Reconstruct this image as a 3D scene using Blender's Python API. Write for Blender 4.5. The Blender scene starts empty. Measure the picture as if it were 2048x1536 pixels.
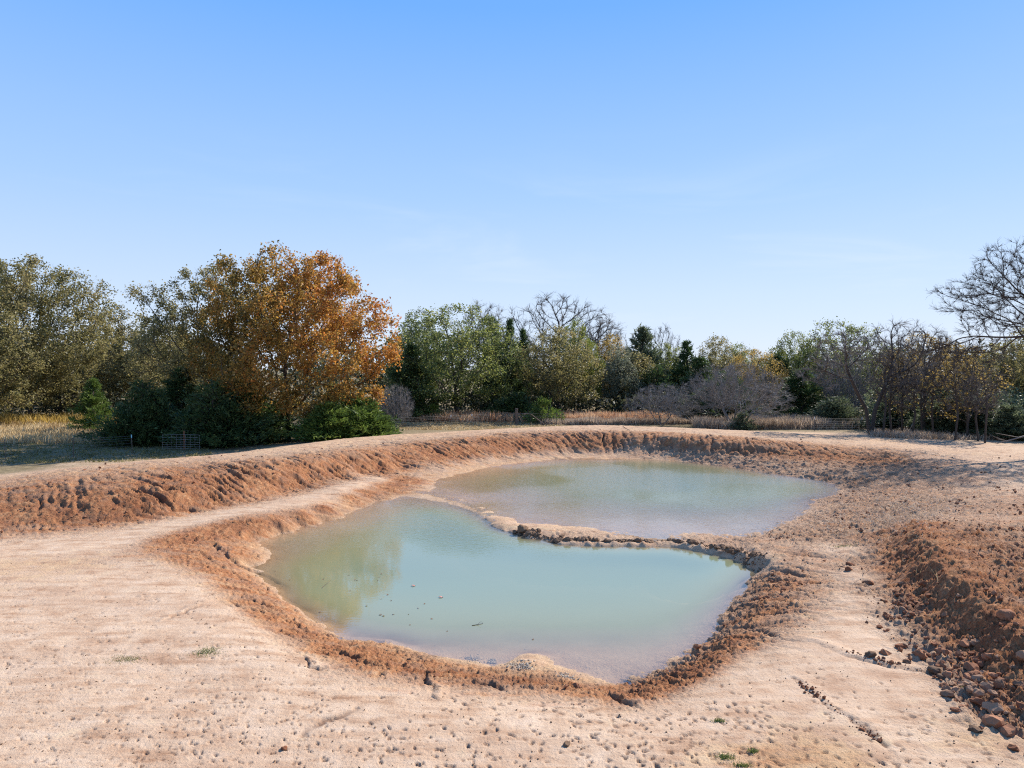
import bpy, bmesh, math, random
import numpy as np
from mathutils import Vector

random.seed(11)
RNG = np.random.default_rng(11)
SC = bpy.context.scene
COL = SC.collection

# ------------------------------------------------------------------ camera
CAM_H = 6.0
F_PX = 1420.0                       # focal length in pixels of a 2048 px wide picture
PITCH = math.atan(30.0 / F_PX)
cam_data = bpy.data.cameras.new('camera')
cam_data.sensor_width = 36.0
cam_data.lens = 36.0 * F_PX / 2048.0
cam_data.clip_start = 0.1
cam_data.clip_end = 12000.0
cam = bpy.data.objects.new('camera', cam_data)
cam.location = (0, 0, CAM_H)
cam.rotation_euler = (math.pi / 2 - PITCH, 0, 0)
COL.objects.link(cam)
SC.camera = cam

# ------------------------------------------------------------------ world and sun
SUN_AZ = math.radians(50)           # to the right of the view direction
SUN_EL = math.radians(36)
world = bpy.data.worlds.new('World')
SC.world = world
world.use_nodes = True
nt = world.node_tree
nt.nodes.clear()
sky = nt.nodes.new('ShaderNodeTexSky')
sky.sky_type = 'NISHITA'
sky.sun_disc = False
sky.sun_elevation = SUN_EL
sky.sun_rotation = SUN_AZ
sky.altitude = 200
sky.air_density = 1.0
sky.dust_density = 0.35
sky.ozone_density = 1.6
bg = nt.nodes.new('ShaderNodeBackground')
bg.inputs['Strength'].default_value = 0.115
out = nt.nodes.new('ShaderNodeOutputWorld')
# the photograph's exposure-blended sky is far more even than a clear-air model: the same colours all round,
# paling towards the horizon, with a share of the Nishita sky on top for the brighter sun side
geo = nt.nodes.new('ShaderNodeNewGeometry')
sep = nt.nodes.new('ShaderNodeSeparateXYZ')
rmp = nt.nodes.new('ShaderNodeValToRGB')
neg = nt.nodes.new('ShaderNodeMath'); neg.operation = 'MULTIPLY'; neg.inputs[1].default_value = -1.0
nt.links.new(geo.outputs['Incoming'], sep.inputs[0])
nt.links.new(sep.outputs['Z'], neg.inputs[0])
nt.links.new(neg.outputs[0], rmp.inputs[0])
el = rmp.color_ramp.elements
SKY = [(0.0, (.40, .455, .555)), (.10, (.335, .42, .555)), (.23, (.225, .35, .56)), (.45, (.095, .245, .57)), (1.0, (.045, .17, .47))]
el[0].position, el[0].color = SKY[0][0], SKY[0][1] + (1,)
el[1].position, el[1].color = SKY[-1][0], SKY[-1][1] + (1,)
for p_, c_ in SKY[1:-1]:
    e_ = el.new(p_); e_.color = c_ + (1,)
scl = nt.nodes.new('ShaderNodeVectorMath'); scl.operation = 'SCALE'; scl.inputs['Scale'].default_value = 1.0 / 0.115
nt.links.new(rmp.outputs[0], scl.inputs[0])
mxs = nt.nodes.new('ShaderNodeMix'); mxs.data_type = 'RGBA'; mxs.inputs[0].default_value = 0.05
nt.links.new(scl.outputs[0], mxs.inputs[6]); nt.links.new(sky.outputs[0], mxs.inputs[7])
# thin cirrus low in the sky
cmap = nt.nodes.new('ShaderNodeMapping'); cmap.inputs['Scale'].default_value = (1.3, 1.3, 7.0); cmap.inputs['Rotation'].default_value = (0.10, 0.14, 0.0); cmap.inputs['Location'].default_value = (0.55, 0.0, 0.3)
nt.links.new(geo.outputs['Incoming'], cmap.inputs['Vector'])
cn = nt.nodes.new('ShaderNodeTexNoise'); cn.inputs['Scale'].default_value = 2.3; cn.inputs['Detail'].default_value = 6; cn.inputs['Roughness'].default_value = .55
cn.inputs['Distortion'].default_value = .6
nt.links.new(cmap.outputs[0], cn.inputs['Vector'])
cr = nt.nodes.new('ShaderNodeMapRange'); cr.inputs['From Min'].default_value = .50; cr.inputs['From Max'].default_value = .78; cr.interpolation_type = 'SMOOTHSTEP'
nt.links.new(cn.outputs[0], cr.inputs['Value'])
cb = nt.nodes.new('ShaderNodeMapRange'); cb.inputs['From Min'].default_value = .34; cb.inputs['From Max'].default_value = .06; cb.interpolation_type = 'SMOOTHSTEP'
nt.links.new(neg.outputs[0], cb.inputs['Value'])
cm = nt.nodes.new('ShaderNodeMath'); cm.operation = 'MULTIPLY'
nt.links.new(cr.outputs[0], cm.inputs[0]); nt.links.new(cb.outputs[0], cm.inputs[1])
cm2 = nt.nodes.new('ShaderNodeMath'); cm2.operation = 'MULTIPLY'; cm2.inputs[1].default_value = .38
nt.links.new(cm.outputs[0], cm2.inputs[0])
cmx = nt.nodes.new('ShaderNodeMix'); cmx.data_type = 'RGBA'; cmx.inputs[7].default_value = (4.2, 4.55, 4.95, 1)
nt.links.new(cm2.outputs[0], cmx.inputs[0]); nt.links.new(mxs.outputs[2], cmx.inputs[6])
nt.links.new(cmx.outputs[2], bg.inputs[0])
nt.links.new(bg.outputs[0], out.inputs[0])

sun_dir = Vector((math.sin(SUN_AZ) * math.cos(SUN_EL), math.cos(SUN_AZ) * math.cos(SUN_EL), math.sin(SUN_EL)))
sun_data = bpy.data.lights.new('sun', 'SUN')
sun_data.energy = 4.9
sun_data.angle = math.radians(0.5)
sun_data.color = (1.0, 0.93, 0.84)
sun = bpy.data.objects.new('sun', sun_data)
sun.rotation_euler = sun_dir.to_track_quat('Z', 'Y').to_euler()
sun.location = (40, 40, 60)
COL.objects.link(sun)

SC.view_settings.view_transform = 'Standard'
SC.view_settings.look = 'None'
SC.view_settings.exposure = 0.88
SC.view_settings.gamma = 1.0
SC.view_settings.use_curve_mapping = False
SC.render.engine = 'CYCLES'
SC.cycles.use_denoising = False
SC.cycles.filter_width = 1.15
SC.cycles.sample_clamp_indirect = 4.0
SC.cycles.max_bounces = 6
SC.cycles.transparent_max_bounces = 8

# ------------------------------------------------------------------ helpers
def ray(px, py):
    u = (px - 1024.0) / F_PX
    v = (768.0 - py) / F_PX
    cp, sp = math.cos(PITCH), math.sin(PITCH)
    return (u, cp + v * sp, -sp + v * cp)

def unp(px, py, z):
    """ground point of height z seen at that pixel of the photograph"""
    d = ray(px, py)
    t = (z - CAM_H) / d[2]
    return (d[0] * t, d[1] * t, z)

def at_dist(px, D):
    return ((px - 1024.0) / F_PX * D, D)

def top_height(py, D):
    return CAM_H + (738.0 - py) / F_PX * D

def tag(o, label=None, cat=None, group=None, kind=None):
    if label: o['label'] = label
    if cat: o['category'] = cat
    if group: o['group'] = group
    if kind: o['kind'] = kind
    return o

def empty(name, loc, rz=0.0):
    o = bpy.data.objects.new(name, None)
    o.empty_display_size = 0.2
    o.location = loc
    o.rotation_euler = (0, 0, rz)
    COL.objects.link(o)
    return o

def np_mesh(name, V, faces, mat=None, smooth=False, attrs=None):
    """V (n,3); faces: list of (m,k) int arrays"""
    V = np.ascontiguousarray(V, dtype=np.float32)
    me = bpy.data.meshes.new(name)
    me.vertices.add(len(V))
    me.vertices.foreach_set('co', V.ravel())
    faces = [np.asarray(f, dtype=np.int32) for f in faces if len(f)]
    nl = sum(f.size for f in faces)
    npoly = sum(len(f) for f in faces)
    me.loops.add(nl)
    me.polygons.add(npoly)
    me.loops.foreach_set('vertex_index', np.concatenate([f.ravel() for f in faces]))
    sizes = np.concatenate([np.full(len(f), f.shape[1], np.int32) for f in faces])
    starts = np.concatenate([[0], np.cumsum(sizes)[:-1]]).astype(np.int32)
    me.polygons.foreach_set('loop_start', starts)
    me.polygons.foreach_set('use_smooth', np.full(npoly, smooth, dtype=bool))
    me.update(calc_edges=True)
    if attrs:
        for an, (typ, arr) in attrs.items():
            a = me.attributes.new(an, typ, 'POINT')
            if typ == 'FLOAT':
                a.data.foreach_set('value', np.ascontiguousarray(arr, dtype=np.float32).ravel())
            else:
                a.data.foreach_set('color', np.ascontiguousarray(arr, dtype=np.float32).ravel())
    if mat: me.materials.append(mat)
    return me

def link(name, me, parent=None):
    o = bpy.data.objects.new(name, me)
    COL.objects.link(o)
    if parent: o.parent = parent
    return o

# ---- noise -------------------------------------------------------------------
_perm = np.random.default_rng(5).permutation(4096).astype(np.int64)
_val = np.random.default_rng(6).random(4096).astype(np.float32)
_ang = np.random.default_rng(7).random(4096).astype(np.float32) * 2 * np.pi
_gx, _gy = np.cos(_ang), np.sin(_ang)

def _h2(i, j):
    return _perm[(_perm[i & 4095] + j) & 4095]

def gnoise(x, y):
    """2D gradient noise, about -1..1"""
    x = np.asarray(x, dtype=np.float64); y = np.asarray(y, dtype=np.float64)
    i = np.floor(x).astype(np.int64); j = np.floor(y).astype(np.int64)
    fx = (x - i).astype(np.float32); fy = (y - j).astype(np.float32)
    u = fx * fx * fx * (fx * (fx * 6 - 15) + 10); v = fy * fy * fy * (fy * (fy * 6 - 15) + 10)
    def g(a, b, dx, dy):
        h = _h2(a, b)
        return _gx[h] * dx + _gy[h] * dy
    n00 = g(i, j, fx, fy); n10 = g(i + 1, j, fx - 1, fy)
    n01 = g(i, j + 1, fx, fy - 1); n11 = g(i + 1, j + 1, fx - 1, fy - 1)
    return ((n00 * (1 - u) + n10 * u) * (1 - v) + (n01 * (1 - u) + n11 * u) * v) * 1.5

def fbm(x, y, octs=4, gain=0.5):
    s = 0; a = 1.0; t = 0
    for k in range(octs):
        s = s + a * gnoise(x * 2.03 ** k + 17.3 * k, y * 2.03 ** k - 9.1 * k)
        t += a; a *= gain
    return s / t

def cells(x, y, seed=0):
    """distance to nearest jittered cell point (F1) and that cell's random value"""
    i = np.floor(x).astype(np.int64); j = np.floor(y).astype(np.int64)
    best = np.full(np.shape(x), 9.0, np.float32); rv = np.zeros(np.shape(x), np.float32)
    for di in (-1, 0, 1):
        for dj in (-1, 0, 1):
            h = _h2(i + di + seed * 31, j + dj)
            px = i + di + _val[h]; py = j + dj + _val[(h * 7 + 13) & 4095]
            d = np.sqrt((px - x) ** 2 + (py - y) ** 2).astype(np.float32)
            m = d < best
            best = np.where(m, d, best); rv = np.where(m, _val[(h * 3 + 5) & 4095], rv)
    return best, rv

def sstep(a, b, x):
    t = np.clip((x - a) / (b - a), 0, 1)
    return t * t * (3 - 2 * t)

# ------------------------------------------------------------------ terrain control lines
# every entry: attributes (red, yellow, rough, grass, gully) and points (px, py, z)
WN, WF = -0.60, -0.53               # water levels of the near and the far pool
CP = []
def line(att, pts, dens=60.0):
    for k, p in enumerate(pts):
        CP.append(unp(*p) + tuple(att))
        if k + 1 < len(pts):
            q = pts[k + 1]
            n = int(math.hypot(q[0] - p[0], q[1] - p[1]) // dens)
            for m in range(1, n + 1):
                t = m / (n + 1)
                CP.append(unp(*(p[c] * (1 - t) + q[c] * t for c in range(3))) + tuple(att))
def under(att, level, z, pts, dens=60.0):
    n0 = len(CP)
    line(att, [(x, y, level) for x, y in pts], dens)
    for k in range(n0, len(CP)):
        CP[k] = CP[k][:2] + (z,) + CP[k][3:]
def zed(z, pts):
    return [(x, y, z) for x, y in pts]

near_shore_w = [(870, 1310), (810, 1292), (770, 1282), (690, 1275), (650, 1255), (600, 1220), (560, 1180), (520, 1152), (495, 1134), (540, 1104), (520, 1082), (560, 1068), (600, 1055), (690, 1030), (745, 1006), (800, 994)]
near_shore_lip = [(800, 994), (860, 996), (930, 1012), (970, 1032), (985, 1054), (1045, 1068)]
near_shore_div = [(1045, 1068), (1070, 1077), (1120, 1086), (1200, 1088), (1290, 1088), (1330, 1086), (1400, 1097), (1460, 1110), (1500, 1126), (1523, 1144)]
near_shore_e = [(1523, 1144), (1490, 1165), (1465, 1195), (1445, 1225), (1430, 1250), (1400, 1285), (1370, 1310), (1325, 1340), (1250, 1362)]
near_shore_s = [(1250, 1362), (1220, 1365), (1160, 1345), (1115, 1332), (1100, 1312), (1060, 1305), (1015, 1325), (990, 1332), (930, 1320), (870, 1310)]
far_shore_n = [(825, 985), (870, 960), (950, 940), (1040, 926), (1130, 919), (1250, 918), (1350, 921)]
far_shore_ne = [(1350, 921), (1450, 932), (1530, 945), (1600, 955), (1660, 963), (1683, 976)]
far_shore_e = [(1683, 976), (1672, 990), (1625, 1000), (1612, 1030), (1560, 1055), (1545, 1066), (1480, 1079)]
far_lip = [(1480, 1079), (1400, 1080), (1300, 1077), (1240, 1068), (1200, 1076), (1120, 1075), (1060, 1066), (1000, 1052), (975, 1030), (925, 1007), (860, 990), (825, 985)]

line((.45, .75, .10, 0, .55), zed(WN, near_shore_w))
line((.30, .35, .05, 0, 0), zed(WN, near_shore_lip))
line((.35, .25, .45, 0, .1), zed(WN, near_shore_div), 40)
line((.40, .10, .55, 0, .7), zed(WN, near_shore_e))
line((.35, .55, .15, 0, .1), zed(WN, near_shore_s))
line((.45, .60, .15, 0, .2), zed(WF, far_shore_n))
line((.40, .00, .85, 0, .1), zed(WF, far_shore_ne))
line((.40, .05, .60, 0, .1), zed(WF, far_shore_e))
# under water (placed by where the spot shows on the surface)
under((.1, .8, 0, 0, 0), WN, -0.92, [(600, 1120), (660, 1090), (740, 1050), (800, 1025)])
under((.1, .8, 0, 0, 0), WN, -1.7, [(720, 1140), (850, 1110), (1000, 1130), (1150, 1140), (1300, 1140), (1400, 1145)])
under((.1, .8, 0, 0, 0), WN, -1.25, [(640, 1180), (720, 1210), (850, 1225), (1000, 1225), (1150, 1225), (1300, 1215), (1370, 1200), (1430, 1165)])
under((.2, .6, 0, 0, 0), WN, -1.7, [(860, 1030), (940, 1055), (1000, 1085), (1100, 1103), (1250, 1106), (1340, 1106), (1440, 1125)])
under((.2, .7, .05, 0, 0), WN, -0.90, [(740, 1250), (850, 1265), (1000, 1265), (1150, 1265), (1280, 1265), (1350, 1255)])
under((.2, .7, .1, 0, 0), WN, -0.70, [(780, 1272), (850, 1290), (960, 1300), (1150, 1300), (1280, 1305), (1345, 1290)])
under((.3, .5, .35, 0, 0), WN, -0.64, [(1150, 1325), (1220, 1340), (1290, 1328)])
under((.2, .5, 0, 0, 0), WF, -1.25, [(1150, 940), (1300, 942), (1450, 955), (1560, 972), (1500, 990), (1350, 985), (1230, 975)])
under((.2, .6, 0, 0, 0), WF, -0.72, [(1030, 945), (1000, 970), (1060, 1000), (1180, 1018), (1300, 1025), (1420, 1030), (1530, 1025)])
under((.15, .45, .05, 0, 0), WF, -0.555, [(880, 972), (905, 985), (960, 1005), (1010, 1030), (1040, 1045)], 40)
under((.15, .5, .05, 0, 0), WF, -0.59, [(910, 975), (950, 995), (1010, 1022), (1060, 1038), (1150, 1048), (1250, 1052), (1350, 1056), (1440, 1058)], 40)
# lip between the two pools
line((.35, .45, .15, 0, 0), zed(-0.534, [(840, 990), (895, 999), (945, 1017), (972, 1035), (985, 1048), (1005, 1058), (1040, 1064)]), 20)
line((.35, .25, .35, 0, 0), [(1060, 1070, -.48), (1120, 1080, -.46), (1200, 1082, -.44), (1290, 1082, -.43), (1340, 1080, -.42), (1400, 1086, -.35), (1460, 1094, -.28), (1510, 1106, -.2), (1545, 1125, -.18)], 35)
line((.45, .1, .5, 0, 0), [(1420, 1078, -.46), (1500, 1079, -.36), (1560, 1084, -.25)], 40)
# bank of the near pool, left side: bench, red bank top
line((.95, .15, .30, 0, .9), [(330, 1085, 0), (400, 1062, -.02), (480, 1050, -.05), (560, 1038, -.08), (650, 1012, -.12), (700, 994, -.2), (770, 972, -.3), (830, 958, -.38)])
line((.75, .45, .15, 0, .5), [(400, 1090, -.06), (460, 1105, -.22), (500, 1115, -.38)])
line((.05, .15, .02, 0, 0), [(300, 1060, 0), (400, 1038, 0), (500, 1020, 0), (600, 1005, -.02), (680, 978, -.05), (750, 955, -.08)])
line((.80, .45, .12, 0, .45), [(350, 1115, 0), (420, 1140, -.08), (455, 1175, -.1), (480, 1205, -.12), (540, 1245, -.15), (620, 1285, -.2)])
line((.75, .5, .12, 0, .5), [(455, 1130, -.25), (490, 1165, -.3), (540, 1200, -.32), (590, 1240, -.35), (650, 1272, -.4)])
line((.12, .1, .02, 0, 0), [(280, 1130, 0), (360, 1160, 0), (420, 1200, 0), (470, 1240, 0), (540, 1290, -.02), (620, 1335, -.03)])
# south bank
line((.85, .45, .28, 0, .5), [(640, 1300, -.2), (720, 1318, -.2), (800, 1330, -.22), (870, 1345, -.25), (960, 1358, -.25), (1040, 1360, -.28), (1100, 1365, -.3), (1160, 1378, -.3), (1230, 1388, -.25)])
line((.98, .0, .50, 0, .4), [(1230, 1390, -.25), (1300, 1380, -.2), (1370, 1358, -.2), (1420, 1320, -.2), (1460, 1280, -.2)])
line((.35, .1, .08, 0, 0), [(640, 1350, -.05), (750, 1370, -.06), (860, 1385, -.08), (1000, 1395, -.1), (1120, 1405, -.1), (1230, 1425, -.05), (1350, 1410, -.05), (1440, 1360, -.05), (1500, 1320, -.05)])
line((.02, .0, .0, 0, 0), [(600, 1400, 0), (800, 1430, 0), (1000, 1440, 0), (1200, 1460, 0), (1400, 1440, 0), (1520, 1370, 0)])
line((.25, .5, .25, 0, 0), [(1020, 1322, -.52), (1060, 1322, -.42), (1095, 1328, -.52)], 30)
# east bank
line((.70, .1, .60, 0, .8), [(1490, 1245, -.3), (1510, 1210, -.28), (1530, 1175, -.25), (1560, 1150, -.2)])
line((.62, .25, .30, 0, .9), [(1530, 1270, -.1), (1570, 1230, -.1), (1600, 1190, -.1), (1620, 1150, -.12), (1600, 1110, -.15)])
line((.12, .05, .08, 0, 0), [(1560, 1320, 0), (1640, 1270, 0), (1700, 1240, 0), (1720, 1200, 0), (1710, 1150, -.03), (1690, 1100, -.06)])
# berm: foot, front top, back top, rear foot
berm_foot = [(-500, 1090, 0), (-250, 1070, 0), (0, 1050, 0), (100, 1047, 0), (200, 1046, 0), (300, 1036, 0), (380, 1018, 0), (480, 1000, 0), (560, 984, -.02), (640, 966, -.03), (720, 948, -.05), (800, 935, -.1)]
berm_top = [(-500, 1040, .3), (-250, 1010, .5), (0, 988, .7), (100, 974, .9), (200, 964, 1.05), (300, 950, 1.15), (400, 938, 1.15), (480, 932, 1.15), (560, 925, 1.1), (640, 916, 1.05), (720, 905, 1.0), (800, 893, .9), (900, 884, .92), (1000, 873, .95), (1100, 869, .92), (1200, 869, .9), (1300, 874, .86), (1400, 881, .82), (1500, 889, .76), (1600, 895, .66), (1700, 901, .55), (1790, 910, .42)]
berm_back = [(-500, 1010, .25), (-250, 985, .4), (0, 957, .6), (100, 941, .95), (200, 930, 1.1), (300, 921, 1.2), (400, 912, 1.25), (480, 905, 1.25), (560, 893, 1.25), (640, 885, 1.2), (720, 876, 1.1), (800, 869, 1.0), (900, 865, .98), (1000, 859, .98), (1100, 853, .97), (1200, 850, .97), (1300, 853, .92), (1400, 858, .88), (1500, 863, .8), (1600, 870, .65), (1700, 876, .45), (1790, 880, .3)]
line((.80, .3, .35, 0, .8), berm_foot, 70)
line((.70, .35, .40, 0, .7), berm_top, 50)
line((.30, .45, .25, .05, 0), berm_back, 70)
# slope midway, and the pale flat top
line((.85, .3, .45, 0, 1.0), [(0, 1020, .3), (100, 1012, .4), (200, 1008, .5), (300, 995, .6), (400, 980, .6), (480, 968, .55), (560, 957, .5), (640, 942, .5), (720, 928, .45), (800, 915, .4)], 60)
line((.30, .35, .36, 0, .2), [(380, 922, 1.2), (480, 915, 1.2), (560, 908, 1.18), (640, 899, 1.12), (720, 890, 1.05), (800, 881, .96), (900, 874, .96), (1000, 865, .97), (1100, 860, .95), (1200, 859, .94), (1300, 863, .9), (1400, 869, .85), (1500, 876, .78), (1600, 882, .65), (1700, 888, .5)], 70)
line((.95, .2, .5, 0, .8), [(870, 915, .2), (950, 903, .25), (1050, 893, .25), (1150, 889, .25), (1230, 889, .25)], 40)
line((.4, .3, .35, 0, .2), [(830, 950, -.3), (870, 935, -.2), (950, 922, -.25), (1050, 912, -.3), (1150, 906, -.32), (1230, 906, -.3)], 50)
line((.75, .0, .8, 0, .3), [(1300, 889, .3), (1400, 897, .3), (1500, 903, .3), (1600, 910, .25), (1700, 917, .2), (1790, 924, .15)], 50)
line((.35, .0, .85, .15, .1), [(1300, 903, -.1), (1400, 910, -.1), (1500, 920, -.1), (1600, 932, -.1), (1700, 945, -.05), (1770, 955, .0)], 50)
# behind the berm
rear = [(-500, 990, 0), (-250, 965, 0), (0, 945, 0), (90, 932, 0)]
line((.15, .1, .03, .8, 0), rear, 80)
for px in range(120, 1800, 90):
    x, y = at_dist(px, 52 if px < 520 else (60 if px < 800 else 69))
    CP.append((x, y, 0.0, .05, .0, .03, .75, 0))
for px in range(120, 520, 60):
    x, y = at_dist(px, 44)
    CP.append((x, y, 0.1, .15, .1, .03, .5, 0))
# right side: rough slope, plateau and scarp
line((.50, .05, .70, .20, .3), [(1750, 1000, -.15), (1720, 1040, -.15), (1660, 1060, -.15), (1620, 1075, -.18), (1560, 1072, -.3)])
line((.45, .05, .65, .25, .1), [(1850, 960, .12), (1850, 1000, .2), (1800, 1030, .1), (1760, 1060, .05)])
line((.50, .0, .45, .05, 0), [(1840, 915, .35), (1900, 930, .35), (1950, 960, .4), (1980, 1000, .5), (1960, 1040, .6), (2048, 1040, .6)])
line((.25, .25, .30, .1, 0), [(1850, 888, .1), (1950, 900, .15), (2048, 925, .25), (2200, 960, .3), (2040, 970, .4)])
line((.15, .0, .05, .35, 0), zed(0.0, [(1750, 868), (1850, 875), (1950, 885), (2048, 892), (2200, 910), (2400, 930)]))
line((.55, .05, .85, .1, .2), [(1745, 1085, -.05), (1755, 1120, -.05), (1775, 1160, -.03), (1795, 1200, 0), (1840, 1250, 0), (1890, 1300, 0), (1940, 1345, 0), (1965, 1400, 0), (2010, 1450, 0), (2100, 1500, 0)])
_toe = [(1785, 1068, .12), (1795, 1100, .14), (1815, 1145, .15), (1845, 1195, .15), (1895, 1250, .14), (1950, 1302, .12), (2005, 1350, .10)]
_hts = [.62, .80, .92, .92, .85, .72, .55]
line((.95, .0, .55, .0, .5), _toe, 40)
_n0 = len(CP)
for k in range(len(_toe)):
    X0, Y0, _z = unp(*_toe[k])
    CP.append((X0 + .55, Y0 - .18, _hts[k], .95, 0, .5, 0, .4))
    CP.append((X0 + 1.3, Y0 - .35, _hts[k] * .97, .6, .1, .5, .05, 0))
    if k + 1 < len(_toe):
        X1, Y1, _z = unp(*_toe[k + 1]); hm = (_hts[k] + _hts[k + 1]) / 2
        CP.append(((X0 + X1) / 2 + .55, (Y0 + Y1) / 2 - .18, hm, .95, 0, .5, 0, .4))
line((.72, .0, .90, .05, .1), [(1930, 1070, .80), (1990, 1130, .85), (2048, 1190, .85), (2200, 1270, .7)])
line((.55, .0, .75, .05, 0), [(1990, 1060, .75), (2060, 1110, .8), (2150, 1180, .8), (2300, 1100, .7), (2200, 1020, .6)])
# plains
line((.35, .75, .05, 0, 0), [(1480, 1500, 0), (1600, 1490, 0), (1720, 1525, 0)])
line((.30, .55, .1, 0, 0), [(1930, 1470, 0), (2040, 1480, 0)])
line((.30, .45, .05, 0, 0), [(40, 1120, 0), (160, 1135, 0)])
for (px, py) in [(0, 1100), (120, 1100), (230, 1090), (0, 1200), (150, 1220), (300, 1240), (0, 1330), (200, 1350), (400, 1340), (0, 1480), (300, 1480), (600, 1500), (900, 1510), (1200, 1530), (1500, 1480), (1700, 1420), (1800, 1500), (1850, 1400), (1650, 1350), (1800, 1340), (1750, 1280), (-300, 1150), (-300, 1300), (-300, 1500), (2300, 1600), (1900, 1600)]:
    CP.append(unp(px, py, 0.0) + (.04, .03, .0, 0, 0))
for a in range(0, 360, 24):
    CP.append((3.5 * math.sin(math.radians(a)), 3.5 * math.cos(math.radians(a)), 0, 0, 0, 0, 0, 0))
for a in range(0, 360, 10):
    CP.append((88 * math.sin(math.radians(a)), 88 * math.cos(math.radians(a)), 0, 0, 0, 0, .9, 0))
for a in (-60, -80, -110, -150, 150, 110, 80, 60):
    for r in (18, 40):
        CP.append((r * math.sin(math.radians(a)), r * math.cos(math.radians(a)), 0, .05, 0, 0, .3, 0))

CP = np.array(CP, dtype=np.float64)
# drop near duplicates
keep = []
for i in range(len(CP)):
    if all((CP[i, 0] - CP[j, 0]) ** 2 + (CP[i, 1] - CP[j, 1]) ** 2 > 0.01 for j in keep):
        keep.append(i)
CP = CP[keep]
nC = len(CP)
Dm = np.sqrt((CP[:, None, 0] - CP[None, :, 0]) ** 2 + (CP[:, None, 1] - CP[None, :, 1]) ** 2)
A = np.zeros((nC + 1, nC + 1))
A[:nC, :nC] = Dm
A[:nC, nC] = 1; A[nC, :nC] = 1
SMO = np.eye(nC + 1) * -0.02; SMO[nC, nC] = 0
RB = np.linalg.solve(A + SMO, np.vstack([CP[:, 2:], np.zeros((1, 6))])).astype(np.float32)

def base_fields(x, y):
    x = np.asarray(x, np.float32).ravel(); y = np.asarray(y, np.float32).ravel()
    res = np.empty((len(x), 6), np.float32)
    cx = CP[:, 0].astype(np.float32); cy = CP[:, 1].astype(np.float32)
    for s in range(0, len(x), 16384):
        e = s + 16384
        d = np.sqrt((x[s:e, None] - cx) ** 2 + (y[s:e, None] - cy) ** 2)
        res[s:e] = d @ RB[:nC] + RB[nC]
    r = np.hypot(x, y)
    w = 1 - sstep(72, 86, r)
    res[:, 0] *= w
    for k, v in ((1, 0), (2, 0), (3, 0), (5, 0)):
        res[:, k] = np.clip(res[:, k] * w, 0, 1)
    res[:, 4] = np.clip(res[:, 4] * w + 0.9 * (1 - w), 0, 1)
    return res

def to_xy(pts):
    return np.array([unp(*p)[:2] for p in pts])

def poly_coords(x, y, P):
    """distance along and signed distance across a polyline"""
    seg = P[1:] - P[:-1]
    L = np.hypot(seg[:, 0], seg[:, 1]); cum = np.concatenate([[0], np.cumsum(L)])
    best = np.full(len(x), 1e9, np.float32); S = np.zeros(len(x), np.float32); Dd = np.zeros(len(x), np.float32)
    for k in range(len(seg)):
        t = ((x - P[k, 0]) * seg[k, 0] + (y - P[k, 1]) * seg[k, 1]) / (L[k] ** 2)
        tc = np.clip(t, 0, 1)
        dx = x - (P[k, 0] + tc * seg[k, 0]); dy = y - (P[k, 1] + tc * seg[k, 1])
        d = np.hypot(dx, dy)
        m = d < best
        sg = np.sign(seg[k, 0] * dy - seg[k, 1] * dx)
        best = np.where(m, d, best); S = np.where(m, cum[k] + tc * L[k], S); Dd = np.where(m, d * sg, Dd)
    return S, Dd

BERM_LINE = to_xy(berm_top)
BANK_LINE = to_xy(zed(WN, near_shore_w))
EAST_LINE = to_xy(zed(WN, near_shore_e[::1]))
NEAR_POLY = to_xy(zed(WN, near_shore_w[:-1] + near_shore_lip[:-1] + near_shore_div[:-1] + near_shore_e[:-1] + near_shore_s[:-1]))
FAR_POLY = to_xy(zed(WF, far_shore_n[:-1] + far_shore_ne[:-1] + far_shore_e[:-1] + far_lip[:-1]))

GROOVES = [
    (.06, .09, [(1500, 1238), (1560, 1272), (1640, 1290), (1700, 1316), (1780, 1333), (1870, 1345)]),
    (.018, .05, [(1585, 1355), (1640, 1400), (1675, 1428), (1700, 1436)]),
    (.03, .10, [(1700, 1436), (1730, 1460), (1765, 1488)]),
    (.10, .10, [(425, 1080), (450, 1095), (480, 1106), (515, 1110), (560, 1118)]),
    (.05, .07, [(400, 1100), (440, 1120), (470, 1132), (490, 1140)]),
    (.10, .09, [(680, 1284), (715, 1305), (745, 1314)]),
    (.07, .06, [(855, 1326), (850, 1345), (862, 1365), (868, 1382)]),
    (.08, .07, [(960, 1345), (985, 1352), (1000, 1362)]),
    (.05, .05, [(770, 1310), (772, 1325), (762, 1340)]),
    (.05, .05, [(612, 1310), (620, 1330), (640, 1335), (690, 1320)]),
    (.05, .06, [(560, 1215), (590, 1222), (640, 1250)]),
    (.05, .06, [(495, 1180), (540, 1195), (575, 1212), (615, 1238)]),
    (.05, .05, [(1500, 1210), (1560, 1215), (1620, 1222), (1650, 1230)]),
    (.04, .05, [(1560, 1190), (1600, 1182), (1660, 1190)]),
    (.10, .08, [(1225, 1372), (1240, 1388), (1262, 1398)]),
    (.04, .05, [(330, 1240), (370, 1225), (412, 1206)]),
    (.03, .12, [(600, 1470), (650, 1440), (700, 1425), (740, 1400)]),
]
GROOVES = [(d, w, to_xy(zed(0.0, p))) for d, w, p in GROOVES]

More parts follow.
